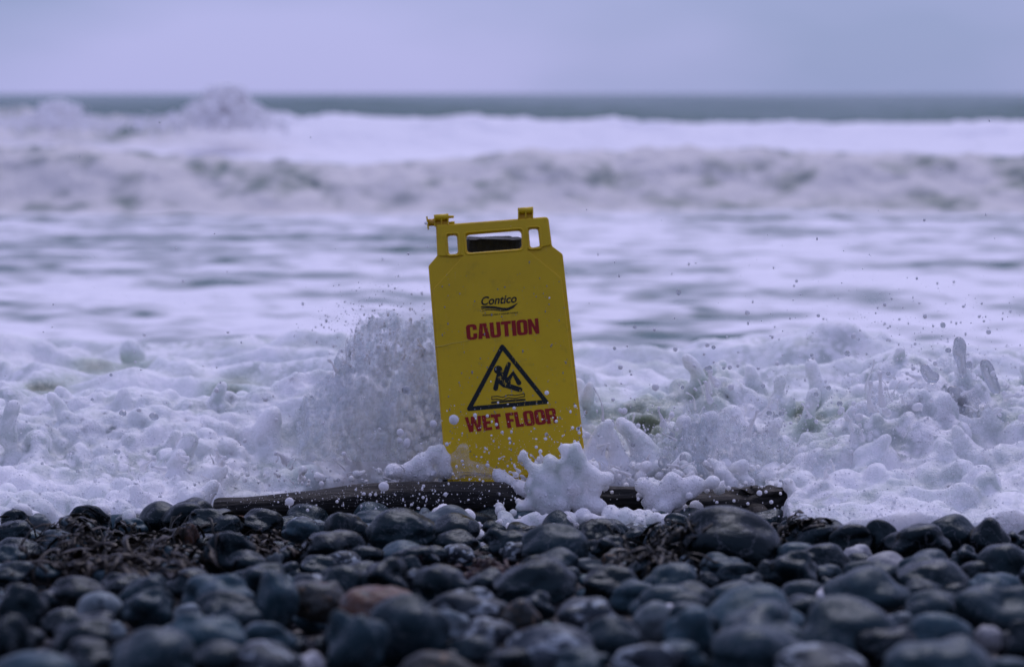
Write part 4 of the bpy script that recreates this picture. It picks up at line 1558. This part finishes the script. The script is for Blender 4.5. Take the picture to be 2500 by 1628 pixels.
def build_front_foam():
    f = Field((-1.28, 1.32), (3.88, 5.02), (-0.09, 0.38), 0.0036, 0.0046)
    X, Y = np.meshgrid(f.ax[0], f.ax[1], indexing='ij')
    PX = 1250 + FPX * X / (Y * 1.005)
    fr = np.interp(PX, [c[0] for c in FRONT], [c[1] for c in FRONT])
    # distance along the beach where the foam front lies
    rowlist = np.arange(1100, 1400, 2.0)
    ylist = np.array([on_beach(1250, r_, 0.03).y for r_ in rowlist])
    yf = np.interp(fr, rowlist, ylist) + 0.05 * pn(X * 7, 0.5, 0, 151) + 0.025 * pn(X * 22, 0.5, 0, 152)
    zc = np.interp(PX, [c[0] for c in CREST], [row_z(c[1], 4.85) for c in CREST])
    zc = zc * (1 - 0.30 * np.exp(-((PX - 960) / 130) ** 2))      # the water here is thrown up as thin sheets instead
    zc = zc * (1 + 0.16 * fbm(X * 7, 0.3, 0, 158, 3, 0.65)) - 0.01
    t = np.clip((Y - yf) / np.maximum(4.85 - yf, 0.1), 0, 1)
    # a low lumpy apron, then the rising face
    up = 0.30 * sstep(0.0, 0.12, t) * 0.22 + 0.9 * sstep(0.10, 1.0, t)
    bz = beach_z(np.minimum(Y, 4.4))
    h = bz - 0.06 + (zc + 0.02) * up + 0.065 * sstep(0, 0.06, t) + (0.012 * fbm(X * 12, Y * 12, 0, 155, 3) + 0.045 * ((1 - np.abs(pn(X * 5 - Y * 2, Y * 6 + X * 2, 0, 156))) ** 2 - 0.5) + 0.012 * ((1 - np.abs(pn(X * 13, Y * 14, 0, 157))) ** 2 - 0.5)) * sstep(0, 0.1, t)
    h = np.where(Y > 4.85, h - 0.35 * (Y - 4.85), h)
    h = np.where(t <= 0, -0.5, h)
    f.height(h)
    hx = lambda x, y: h[min(max(int((x - f.o[0]) / f.v), 0), f.n[0] - 1), min(max(int((y - f.o[1]) / f.v), 0), f.n[1] - 1)]

    def behind_ok(x, y, r_):
        """keep the loose lumps off the sign's face and the log"""
        px = 1250 + FPX * x / y
        return not (1030 < px < 1440 and y < 4.50 + r_ + 0.05) and not (520 < px < 1940 and y < 4.30 + r_)
    pits = []
    n = 0
    while n < 1900:
        x = rf.uniform(-1.25, 1.28)
        y = rf.uniform(4.0, 4.95)
        z = hx(x, y)
        r_ = 0.004 + 0.026 * rf.random() ** 2.8
        qx = 1250 + FPX * x / y
        if 600 < qx < 1080 and y > 4.5:
            if rf.random() < 0.8:
                n += 0.3
                continue
            r_ = min(r_, 0.010)
        if z < -0.2 or not behind_ok(x, y, r_):
            n += 0.2
            continue
        f.sphere((x, y, z - r_ * rf.uniform(-0.15, 0.75)), r_)
        if rf.random() < 0.35:
            q = rf.uniform(0.003, 0.007)
            pits.append(((x + rf.uniform(-0.02, 0.02), y - r_ * 0.8, z + rf.uniform(-0.01, 0.02)), q))
        n += 1
    # random fingers thrown up from the surface
    n = 0
    while n < 150:
        x, y = rf.uniform(-1.2, 1.25), rf.uniform(4.15, 4.9)
        px = 1250 + FPX * x / y
        if px < 1050 and rf.random() < 0.45:
            n += 0.3
            continue
        z = hx(x, y)
        if z < -0.2 or not behind_ok(x, y, 0.04):
            n += 0.3
            continue
        ln = (0.014 + 0.075 * rf.random() ** 1.8) * (0.8 if px < 1200 else 1.15)
        a, tl = rf.uniform(0, 6.28), rf.uniform(0, 0.8)
        d = Vector((math.cos(a) * math.sin(tl), math.sin(a) * math.sin(tl) * 0.6, math.cos(tl)))
        r0 = 0.0035 + 0.010 * rf.random() ** 1.7
        p0 = Vector((x, y, z - 0.012))
        p1 = p0 + d * ln * 0.55
        p2 = p1 + (d + Vector((rf.uniform(-0.4, 0.4), 0, rf.uniform(-0.3, 0.1)))) * ln * 0.5
        f.chain([p0, p0.lerp(p1, 0.4), p1, p2], [r0 * 3.4, r0 * 1.7, r0 * 0.8, r0 * rf.uniform(0.35, 1.0)])
        n += 1

    def pc(pts, Y):
        f.chain([at_y(a, b, Y) for a, b, r_ in pts], [px_m(r_, Y) for a, b, r_ in pts])
    # fingers and lumps copied from the photograph: (px, py, radius px), distance
    pc([(380, 1225, 46), (405, 1180, 30), (430, 1135, 21), (454, 1095, 20), (464, 1072, 19)], 4.42)
    pc([(470, 1225, 16), (500, 1185, 8), (530, 1156, 6), (547, 1142, 5)], 4.40)
    pc([(16, 1070, 22), (20, 1045, 9), (27, 1012, 4), (35, 988, 8)], 4.5)
    pc([(296, 1020, 26), (300, 985, 12), (303, 952, 9)], 4.75)
    pc([(513, 1080, 16), (513, 1055, 6), (512, 1032, 4)], 4.7)
    pc([(645, 1090, 40), (652, 1040, 26), (668, 1008, 17)], 4.66)
    for (x, y, r_) in ((1030, 1130, 26), (1060, 1110, 18), (1075, 1095, 12), (1053, 1095, 8), (1085, 1120, 18), (1040, 1160, 24), (1090, 1150, 20), (1000, 1150, 26), (960, 1150, 22)):
        f.sphere(at_y(x, y, 4.37), px_m(r_, 4.37))
    # right of the sign
    pc([(1425, 1165, 50), (1440, 1125, 28), (1455, 1088, 18), (1472, 1052, 13), (1486, 1033, 11)], 4.42)
    pc([(1520, 1160, 24), (1506, 1110, 9), (1496, 1080, 6), (1488, 1052, 4)], 4.44)
    pc([(1590, 1150, 50), (1572, 1100, 26), (1548, 1060, 16), (1515, 1032, 12)], 4.46)
    pc([(1650, 1110, 44), (1642, 1070, 28), (1636, 1050, 22)], 4.55)
    pc([(1680, 1090, 16), (1673, 1050, 6), (1671, 1024, 12)], 4.5)
    pc([(1665, 1160, 50), (1690, 1110, 24), (1715, 1060, 17), (1738, 1020, 17)], 4.50)
    pc([(1800, 1100, 60), (1780, 1040, 34), (1790, 1010, 22)], 4.6)
    pc([(1655, 1160, 16), (1668, 1125, 8), (1672, 1112, 7)], 4.38)
    pc([(1960, 1090, 30), (1968, 1050, 10), (1974, 1005, 7), (1990, 960, 10)], 4.62)
    pc([(2390, 1140, 30), (2420, 1100, 10), (2445, 1072, 6), (2474, 1042, 4)], 4.5)
    pc([(2462, 1300, 40), (2474, 1240, 20), (2486, 1190, 14)], 4.28)
    pc([(2348, 1265, 24), (2340, 1230, 9), (2335, 1213, 6)], 4.3)
    pc([(2160, 1070, 26), (2125, 1045, 8), (2103, 1022, 8)], 4.45)
    pc([(2150, 1065, 14), (2144, 1035, 5), (2142, 1020, 5)], 4.45)
    pc([(2200, 1070, 20), (2215, 1035, 8), (2222, 1010, 4)], 4.45)
    pc([(2250, 1075, 22), (2256, 1045, 7), (2262, 1030, 5)], 4.45)
    pc([(2310, 1100, 26), (2325, 1060, 10), (2322, 1040, 6)], 4.45)
    pc([(1990, 1290, 40), (1962, 1235, 26), (1945, 1210, 16)], 4.20)
    for _ in range(170):      # froth heaped behind and over the log
        r_ = 5 + 16 * rf.random() ** 2
        f.sphere(at_y(rf.uniform(1440, 1930), rf.uniform(1130, 1192), rf.uniform(4.30, 4.48)), px_m(r_, 4.4))
    for _ in range(60):
        r_ = 4 + 9 * rf.random() ** 2
        f.sphere(at_y(rf.uniform(560, 1070), rf.uniform(1140, 1186), rf.uniform(4.34, 4.5)), px_m(r_, 4.4))
    for _ in range(70):       # ragged skin of the flung lump
        r_ = 3 + 5 * rf.random() ** 2
        f.sphere(at_y(rf.gauss(1370, 60), rf.gauss(1190, 45), rf.uniform(4.12, 4.24)), px_m(r_, 4.2))
    # the lump of froth flung over the log in front of the sign
    Yb = 4.13
    for (x, y, r_) in ((1277, 1106, 11), (1268, 1122, 8), (1284, 1124, 8), (1290, 1136, 9), (1300, 1143, 10), (1314, 1152, 14), (1325, 1172, 27), (1343, 1121, 13), (1346, 1140, 19), (1372, 1094, 10), (1384, 1096, 11), (1408, 1085, 7),
                       (1404, 1098, 9), (1390, 1108, 18), (1398, 1128, 22), (1384, 1150, 26), (1420, 1120, 13), (1425, 1145, 20), (1337, 1201, 44), (1396, 1186, 34), (1405, 1176, 17), (1307, 1190, 28), (1298, 1230, 22), (1351, 1232, 46), (1425, 1230, 32),
                       (1295, 1266, 14), (1336, 1270, 18), (1381, 1266, 20), (1425, 1258, 22), (1455, 1274, 16), (1500, 1290, 14), (1460, 1240, 24), (1491, 1255, 25), (1528, 1266, 26), (1570, 1274, 20), (1596, 1250, 10), (1586, 1262, 15), (1530, 1288, 14),
                       (1218, 1234, 12), (1221, 1246, 12), (1227, 1258, 13), (1236, 1269, 13), (1202, 1290, 12), (1214, 1288, 12), (1230, 1282, 17), (1252, 1290, 10), (1254, 1252, 11), (1271, 1238, 13), (1264, 1222, 9), (1274, 1270, 8), (1262, 1275, 8),
                       (1450, 1190, 24), (1440, 1160, 26), (1480, 1170, 20), (1620, 1240, 22), (1650, 1220, 26), (1680, 1195, 24), (1600, 1200, 26), (1570, 1185, 24), (1640, 1180, 26), (1590, 1230, 18), (1700, 1180, 22), (1740, 1175, 20)):
        f.sphere(at_y(x, y, Yb - 0.09 * float(sstep(1225, 1275, y))), px_m(r_, Yb))
    for _ in range(70):      # it spills on over the stones
        x = rf.uniform(1205, 1640)
        f.sphere(at_y(x, rf.uniform(1262, 1300) - 10 * (x > 1560), rf.uniform(4.0, 4.06)), px_m(rf.uniform(5, 14), 4.05))
    for _ in range(120):     # ragged froth over the log
        x = rf.choice((rf.uniform(1560, 1720), rf.uniform(1560, 1940), rf.uniform(1430, 1480)))
        y = rf.uniform(1172, 1250) if x < 1710 else rf.uniform(1172, 1200)
        f.sphere(at_y(x, y, rf.uniform(4.14, 4.22)), px_m(3 + 13 * rf.random() ** 1.6, 4.18))
    for (x, y, r_) in ((1938, 1222, 16), (1925, 1240, 12), (1950, 1205, 14), (1940, 1250, 16), (1960, 1262, 20), (1905, 1205, 8)):
        f.sphere(at_y(x, y, 4.16), px_m(r_, 4.16))
    f.chain([at_y(1211, 1154, 4.3), at_y(1230, 1175, 4.28), at_y(1254, 1186, 4.25), at_y(1290, 1200, 4.22)], [px_m(q, 4.3) for q in (6, 8, 8, 11)])
    # froth clinging between the stones just below the front
    for (x0, x1, y0, y1, n_) in ((1060, 1260, 1250, 1300, 70), (1460, 1720, 1290, 1330, 40), (560, 700, 1275, 1310, 30), (0, 520, 1240, 1270, 90), (1240, 1460, 1285, 1310, 30), (1080, 1230, 1300, 1340, 24), (440, 560, 1350, 1366, 14), (1940, 2500, 1280, 1306, 40), (60, 220, 1340, 1400, 14), (720, 900, 1290, 1340, 16)):
        for _ in range(n_):
            p = on_beach(rf.uniform(x0, x1), rf.uniform(y0, y1), 0.02)
            ix, iy = int((p.x - GX0) / GS), int((p.y - GY0) / GS)
            z = HM[min(max(ix, 0), nxg - 1), min(max(iy, 0), nyg - 1)]
            f.sphere((p.x, p.y, min(z, beach_z(p.y) + 0.035)), rf.uniform(0.006, 0.016))
    disp = lambda x, y, z: 0.0050 * fbm(x * 24, y * 24, z * 24, 161, 3, 0.62) + 0.0045 * np.abs(pn(x * 14, y * 14, z * 14, 165))
    for (x, y, Y, r_) in ((1585, 1040, 4.70, 30), (1620, 1045, 4.70, 24), (1555, 1030, 4.72, 22), (2040, 1045, 4.66, 30), (2080, 1050, 4.64, 32), (2120, 1040, 4.66, 28), (1980, 1035, 4.66, 22), (2010, 1070, 4.62, 24),
                          (700, 1085, 4.60, 26), (760, 1095, 4.58, 28), (830, 1100, 4.58, 28), (900, 1100, 4.58, 28), (970, 1095, 4.58, 28), (1030, 1080, 4.58, 26), (640, 1075, 4.62, 18)):
        pits.append((tuple(at_y(x, y, Y)), px_m(r_, Y)))
    o, P = f.poly(disp, 'breaking_foam', MAT_FOAM, pits)
    clear_attr(o, P)
    tag(o, 'white foam of the wave breaking round the sign and over the log', kind='stuff')
    px, py, dp = project(P)
    cl_ = fbm(P[:, 0] * 9, P[:, 1] * 9, P[:, 2] * 9, 191, 2)
    ok = np.nonzero((P[:, 1] < 4.62) & (px > -60) & (px < 2560) & (py > 900) & (cl_ + 0.5 * rng.random(len(P)) > 0.18))[0]
    pick = rng.choice(ok, 9000, replace=False)
    rad = 0.0006 + 0.0022 * rng.random(9000) ** 4 + 0.0006 * rng.random(9000)
    bv_, bf_ = ICO[2]
    V = (P[pick][:, None, :] + bv_[None] * rad[:, None, None] + rng.normal(size=(9000, 1, 3)) * 0.001).reshape(-1, 3)
    F = (bf_[None] + (np.arange(9000) * len(bv_))[:, None, None]).reshape(-1, 3)
    bo = mesh_obj('foam_bubbles', V, F, MAT_BUBBLE)
    tag(bo, 'tiny glistening bubbles on the near foam', kind='stuff')

    # ---- thin froth sliding across the foot of the sign
    w = Field((-0.22, 0.06), (4.28, 4.40), (0.0, 0.24), 0.003, 0.0045)

    def wc(pts, Y):
        w.chain([at_y(a, b, Y) for a, b, r_ in pts], [px_m(r_, Y) for a, b, r_ in pts])
    wc([(1095, 1138, 16), (1118, 1124, 8), (1129, 1104, 5), (1132, 1092, 4)], 4.35)
    wc([(1095, 1142, 20), (1144, 1142, 8), (1173, 1150, 6), (1200, 1155, 5)], 4.35)
    o, P = w.poly(lambda x, y, z: 0.003 * fbm(x * 40, y * 40, z * 40, 171, 2), 'thin_froth', MAT_WISP)
    tag(o, 'thin see-through froth sliding across the foot of the sign', kind='stuff')


build_front_foam()

# ================================================================== CLEAR WATER STRANDS (flying)
def clear_strands():
    f = Field((0.55, 1.25), (4.35, 4.75), (0.02, 0.42), 0.003, 0.003)

    def pc(pts, Y):
        f.chain([at_y(a, b, Y) for a, b, r_ in pts], [px_m(r_, Y) for a, b, r_ in pts])
    pc([(2322, 952, 6), (2330, 956, 11), (2340, 966, 14), (2350, 984, 13), (2356, 1004, 10), (2357, 1012, 6)], 4.55)
    pc([(2404, 886, 8), (2411, 902, 12), (2416, 918, 11), (2424, 938, 7), (2434, 956, 3)], 4.55)
    pc([(2340, 832, 9), (2345, 842, 11), (2341, 858, 12), (2344, 874, 6), (2349, 892, 2.5), (2350, 918, 2)], 4.55)
    pc([(2256, 896, 4), (2262, 908, 8), (2270, 922, 9), (2276, 926, 7), (2286, 916, 2)], 4.55)
    pc([(1842, 1010, 3), (1870, 1002, 3), (1886, 1016, 4)], 4.55)
    o, P = f.poly(None, 'splash_strands', MAT_CLEAR)
    tag(o, 'clear twisting strands of water flung above the splash', kind='stuff')


clear_strands()

# ================================================================== DROPLETS
DM = {}
for k_, mat_ in (('milk', MAT_DROP), ('clear', MAT_CLEAR)):
    v, f_ = ICO[4]
    me = bpy.data.meshes.new('water_droplet')
    me.from_pydata((v * (1 + 0.05 * pn(v[:, 0] * 1.5, v[:, 1] * 1.5, v[:, 2] * 1.5, 3))[:, None]).tolist(), [], f_.tolist())
    me.polygons.foreach_set('use_smooth', [True] * len(me.polygons))
    me.materials.append(mat_)
    DM[k_] = me
HAND = [(1108, 1024, 12, 1.05), (1058, 1034, 9, 1), (1091, 1084, 5, 1), (1226, 1055, 4, 1), (1332, 1071, 4, 1), (1309, 1091, 4, 1), (1398, 1044, 4, 1), (1411, 1047, 5, 1), (1414, 1056, 4, 1), (1432, 1062, 9, 1), (1179, 1175, 4, 1), (1087, 1207, 5, 1),
        (937, 1187, 13, 0.9), (707, 1224, 11, 0.95), (889, 1205, 4, 1), (904, 1207, 4, 1), (917, 1207, 4, 1), (823, 1224, 4, 1), (1034, 1186, 4, 1), (1033, 1214, 4, 1), (1088, 1206, 5, 1), (832, 1281, 4, 1), (819, 1262, 4, 1), (650, 1296, 4, 1), (663, 1298, 4, 1), (751, 1245, 4, 1),
        (977, 1055, 9, 1), (976, 1075, 7, 1), (993, 1081, 9, 1.35), (1190, 1135, 5, 1), (1255, 996, 4, 1), (1212, 1036, 4, 1), (1190, 1015, 4, 1), (1358, 1028, 4, 1), (1297, 1131, 4, 1),
        (2097, 1018, 10, 1), (2099, 1037, 5, 1), (2026, 1061, 7, 0.8), (2084, 985, 6, 1), (2099, 992, 6, 1), (2274, 977, 5, 1), (2105, 1050, 4, 1), (2240, 993, 14, 0.7), (1558, 1039, 6, 1), (1524, 1003, 8, 1), (1600, 945, 9, 1), (1640, 1013, 7, 1),
        (1854, 1203, 7, 1), (1883, 1225, 5, 1), (1826, 1229, 4, 1), (1792, 1222, 4, 1), (1750, 1226, 4, 1), (1727, 1247, 7, 1), (1700, 1306, 4, 1), (1683, 1210, 9, 1), (1725, 1303, 3, 1), (2136, 1295, 4, 1), (2152, 1294, 3, 1), (2412, 1273, 6, 1),
        (2495, 1020, 10, 1), (1785, 945, 8, 1), (1870, 1200, 4, 1), (1872, 1014, 5, 1), (1040, 545, 4, 1), (997, 620, 3, 1)]
CLEARD = [(992, 952, 12, 0.9), (2366, 890, 8, 1.2), (2050, 985, 7, 1), (1878, 1008, 7, 1), (1895, 1015, 5, 1), (1908, 1009, 7, 1), (2023, 947, 6, 1), (1742, 848, 5, 1), (1725, 900, 5, 1), (175, 1105, 8, 0.8), (286, 1102, 8, 0.8), (190, 1150, 5, 1), (376, 1016, 12, 0.8), (300, 1008, 9, 0.8),
          (271, 915, 4, 1), (225, 975, 4, 1), (363, 1101, 4, 1), (203, 1168, 5, 0.6), (103, 1131, 4, 1), (2315, 855, 7, 1), (2431, 925, 5, 1), (2050, 1130, 16, 0.9), (2200, 1105, 12, 1), (2405, 1130, 10, 0.8), (1640, 1065, 8, 1.6), (1668, 1120, 9, 1.6), (1620, 1130, 14, 1.2)]
rd = random.Random(31)


def droplet(px, py, r_, asp, Y, kind):
    o = bpy.data.objects.new('water_droplet', DM[kind])
    m = px_m(r_, Y)
    o.location = at_y(px, py, Y)
    o.scale = (m, m, m * asp)
    o.rotation_euler = (rd.uniform(-0.3, 0.3), rd.uniform(-0.6, 0.6), rd.uniform(0, 3))
    col.objects.link(o)
    if kind == 'clear':
        tag(o, 'clear grey water droplet flying before the white foam', 'droplet', 'clear flying droplets')
    else:
        tag(o, 'milky white water droplet flying in the spray', 'droplet', 'milky flying droplets')


for (x, y, r_, a) in HAND:
    droplet(x, y, r_, a, (4.12 if y > 1180 else 4.30) if x < 1450 else (4.1 if y > 1190 else 4.4), 'milk')
for (x, y, r_, a) in CLEARD:
    droplet(x, y, r_, a, 4.36, 'clear')
for _ in range(120):
    x = rd.choice((rd.gauss(2250, 160), rd.gauss(1750, 200), rd.gauss(1900, 260), rd.uniform(0, 2500)))
    y = rd.gauss(960, 130) if x > 1450 else rd.gauss(1080, 110)
    if 1050 < x < 1430 and y < 900:
        continue
    droplet(x, y, rd.uniform(3, 6.5), rd.uniform(0.8, 1.3), rd.uniform(4.16, 4.30) if x < 1480 else rd.uniform(4.2, 4.6), rd.choice(('milk', 'milk', 'milk', 'clear')))

# thin jets of water torn off the splashes, ending in beads
def jets(n, sample, seed):
    r = random.Random(seed)
    V, F = [], []
    for _ in range(n):
        px, py, Y, up, lean, w = sample(r)
        p0 = at_y(px, py, Y)
        k = 9
        L_px = up * r.uniform(0.5, 1.0)
        sag = r.uniform(0.0, 0.5) * L_px
        ph, am = r.uniform(0, 6), r.uniform(0, 5)
        pts, rad = [], []
        for i in range(k):
            t = i / (k - 1)
            x = px + lean * t + am * math.sin(ph + 5 * t)
            y = py - L_px * t + sag * t * t
            pts.append(at_y(x, y, Y - 0.04 * t))
            neck = 1.5 * (1 - t) ** 2 + 0.35 + (1.4 if i == k - 2 else (0.7 if i == k - 1 else 0)) * r.uniform(0.3, 1.0)
            rad.append(px_m(max(w * neck * r.uniform(0.75, 1.25), 0.4), Y))
        base, sg = len(V), 7
        for i in range(k):
            a, b = pts[max(i - 1, 0)], pts[min(i + 1, k - 1)]
            t_ = (b - a).normalized()
            u_ = t_.cross(Vector((0, 1, 0.1))).normalized()
            v_ = t_.cross(u_)
            for q in range(sg):
                an = 2 * math.pi * q / sg
                V.append(pts[i] + (u_ * math.cos(an) + v_ * math.sin(an)) * rad[i])
        for i in range(k - 1):
            for q in range(sg):
                F.append((base + i * sg + q, base + i * sg + (q + 1) % sg, base + (i + 1) * sg + (q + 1) % sg, base + (i + 1) * sg + q))
        F.append(tuple(base + (k - 1) * sg + q for q in range(sg)))
    o = mesh_obj('water_jets', V, F, MAT_DROP)
    md = o.modifiers.new('s', 'SUBSURF')
    md.levels = md.render_levels = 1
    return o


def crest_row(x):
    return float(np.interp(x, [c[0] for c in CREST], [c[1] for c in CREST]))


def left_jet(r):
    x = r.gauss(940, 75)
    x = min(max(x, 700), 1050)
    return x, crest_row(x) + r.uniform(0, 60), r.uniform(4.62, 4.86), 30 + 95 * r.random() ** 1.8, r.uniform(-45, 25), 1.6 + 6.0 * r.random() ** 2


def right_jet(r):
    x = r.choice((r.gauss(2240, 120), r.gauss(1760, 170), r.uniform(1450, 2500)))
    return x, crest_row(x) + r.uniform(10, 150), r.uniform(4.3, 4.8), 20 + 110 * r.random() ** 2.2, r.uniform(-40, 40), 1.8 + 6.5 * r.random() ** 2.2


def low_jet(r):
    x = r.choice((r.uniform(0, 1000), r.uniform(1450, 2500), r.gauss(1370, 60)))
    return x, r.uniform(1120, 1190), r.uniform(4.18, 4.4), 14 + 50 * r.random() ** 2, r.uniform(-35, 35), 1.4 + 5.0 * r.random() ** 2


def water_sheet(label, top, base_row, Y, seed, lean=0.10):
    """thin ragged curtain of thrown water; top = (px, row) profile"""
    nu, nv_ = 170, 80
    u = np.linspace(top[0][0], top[-1][0], nu)
    tr = np.interp(u, [t[0] for t in top], [t[1] for t in top])
    U = u / 60.0
    tr = tr + 26 * fbm(U * 1.3, 0.2, 0, seed, 3, 0.6) - 34 * np.clip(pn(U * 3.2, 0.6, 0, seed + 4), 0, 1) ** 1.5 + 5 * pn(U * 9, 0.1, 0, seed + 5)
    v = np.linspace(0, 1, nv_)
    V, keep = [], np.ones((nv_, nu), bool)
    for j in range(nv_):
        row = base_row + (tr - base_row) * v[j]
        wv = 0.05 * fbm(U * 0.7, v[j] * 1.5, 0, seed + 7, 3) + 0.012 * fbm(U * 3, v[j] * 5, 0, seed + 8, 2)
        for i in range(nu):
            V.append(at_y(u[i] + 5 * math.sin(3 * v[j] + i * 0.05), row[i], Y + lean * v[j] ** 2 + wv[i]))
        hole = fbm(U * 2.6, v[j] * 6 * (base_row - tr) / 250.0, 0, seed + 9, 3, 0.6) + 0.55 * (v[j] - 0.55)
        keep[j] = hole < 0.42
    F = [(j * nu + i, j * nu + i + 1, (j + 1) * nu + i + 1, (j + 1) * nu + i) for j in range(nv_ - 1) for i in range(nu - 1) if keep[j, i] and keep[j + 1, i + 1]]
    o = mesh_obj('splash_sheet', V, F, MAT_SHEET)
    md = o.modifiers.new('t', 'SOLIDIFY')
    md.thickness = 0.004
    md.offset = 0
    tag(o, label, kind='stuff')
    return o


water_sheet('thin translucent fan of water thrown up against the sign', [(720, 1010), (790, 925), (840, 850), (880, 800), (905, 765), (940, 800), (965, 775), (1000, 800), (1045, 775), (1085, 800)], 1125, 4.60, 301)
water_sheet('second thin curtain of water behind the first beside the sign', [(800, 930), (860, 840), (900, 780), (950, 765), (1010, 790), (1085, 760)], 1060, 4.74, 321)
water_sheet('ragged curtain of water thrown up along the breaking wave', [(2020, 1050), (2090, 1000), (2160, 960), (2230, 990), (2300, 950), (2400, 985), (2500, 1010)], 1130, 4.46, 341)
water_sheet('low torn curtain of water above the broken log', [(1560, 1100), (1640, 1040), (1720, 1000), (1800, 1030), (1880, 1070), (1960, 1090)], 1170, 4.42, 361)
tag(jets(26, left_jet, 1), 'ragged jets of water torn off the wave beside the sign', kind='stuff')
tag(jets(80, right_jet, 2), 'thin jets of water standing above the broken wave', kind='stuff')
tag(jets(90, low_jet, 3), 'short jets and strings of water at the foam front', kind='stuff')

# fine spray too small to count
VV, FF, nv = [], [], 0
bv, bf = ICO[2]
for _ in range(9500):
    q = rd.random()
    if q < 0.20:
        x, y, Y = rd.gauss(2250, 200), rd.gauss(900, 110), rd.uniform(4.2, 4.9)
    elif q < 0.40:
        x = rd.gauss(940, 80)
        y, Y = rd.gauss(815, 50), rd.uniform(4.55, 4.95)
        if x > 1040:
            continue
    elif q < 0.60:
        x, y, Y = rd.gauss(1800, 260), rd.gauss(1080, 90), rd.uniform(4.1, 4.5)
    elif q < 0.66:
        x, y, Y = rd.gauss(1230, 170), rd.gauss(1130, 90), rd.uniform(4.10, 4.30)
    elif q < 0.76:
        x, y, Y = rd.gauss(850, 260), rd.gauss(1215, 40), rd.uniform(4.05, 4.18)
    elif q < 0.82:
        x, y, Y = rd.uniform(1500, 2500), rd.gauss(1290, 30), rd.uniform(3.75, 4.05)
    elif q < 0.95:
        x, y, Y = rd.uniform(0, 2500), rd.gauss(1120, 80), rd.uniform(4.25, 4.5)
    else:
        x, y, Y = rd.uniform(0, 2500), rd.gauss(800, 220), rd.uniform(4.2, 5.2)
    if y < 240 or (1050 < x < 1430 and y < 980 and rd.random() < 0.85):
        continue
    p = at_y(x, y, Y)
    if p.z < beach_z(min(Y, 4.3)) + 0.02:
        continue
    r_ = px_m(0.45 + 2.2 * rd.random() ** 5, Y)
    VV.append(bv * r_ * np.array([rd.uniform(0.8, 1.6), 1, rd.uniform(0.8, 2.0)]) + np.array(p))
    FF.append(bf + nv)
    nv += len(bv)
o = mesh_obj('fine_spray', np.concatenate(VV), np.concatenate(FF), MAT_DROP)
tag(o, 'fine white spray hanging over the splash', kind='stuff')

# plume thrown up by the far breaker
VV, FF, nv = [], [], 0
bv, bf = ICO[1]
for _ in range(4200):
    q = rd.random()
    if q < 0.6:
        t = rd.random()
        x = 550 + rd.gauss(0, 40) * (1.25 - 0.95 * t)
        y = 300 - 88 * t ** 0.9
        Y = 33 + rd.gauss(0, 0.6)
        r_ = 0.010 + 0.05 * rd.random() ** 2
    elif q < 0.8:
        t = rd.random()
        x = 140 + rd.gauss(0, 40) * (1.1 - 0.8 * t)
        y = 300 - 48 * t
        Y = 33 + rd.gauss(0, 0.6)
        r_ = 0.010 + 0.045 * rd.random() ** 2
    else:
        x, y, Y = rd.uniform(-100, 700), rd.gauss(302, 10), 33 + rd.gauss(0, 0.7)
        r_ = 0.010 + 0.04 * rd.random() ** 2
    p = at_y(x, y, Y)
    VV.append(bv * r_ * (1 + 0.3 * rng.normal(size=(1, 3))) + np.array(p))
    FF.append(bf + nv)
    nv += len(bv)
o = mesh_obj('spray_plume', np.concatenate(VV), np.concatenate(FF), simple('plume_foam', (0.82, 0.82, 0.83), 0.6))
tag(o, 'plume of white spray thrown up by the far breaker', kind='stuff')
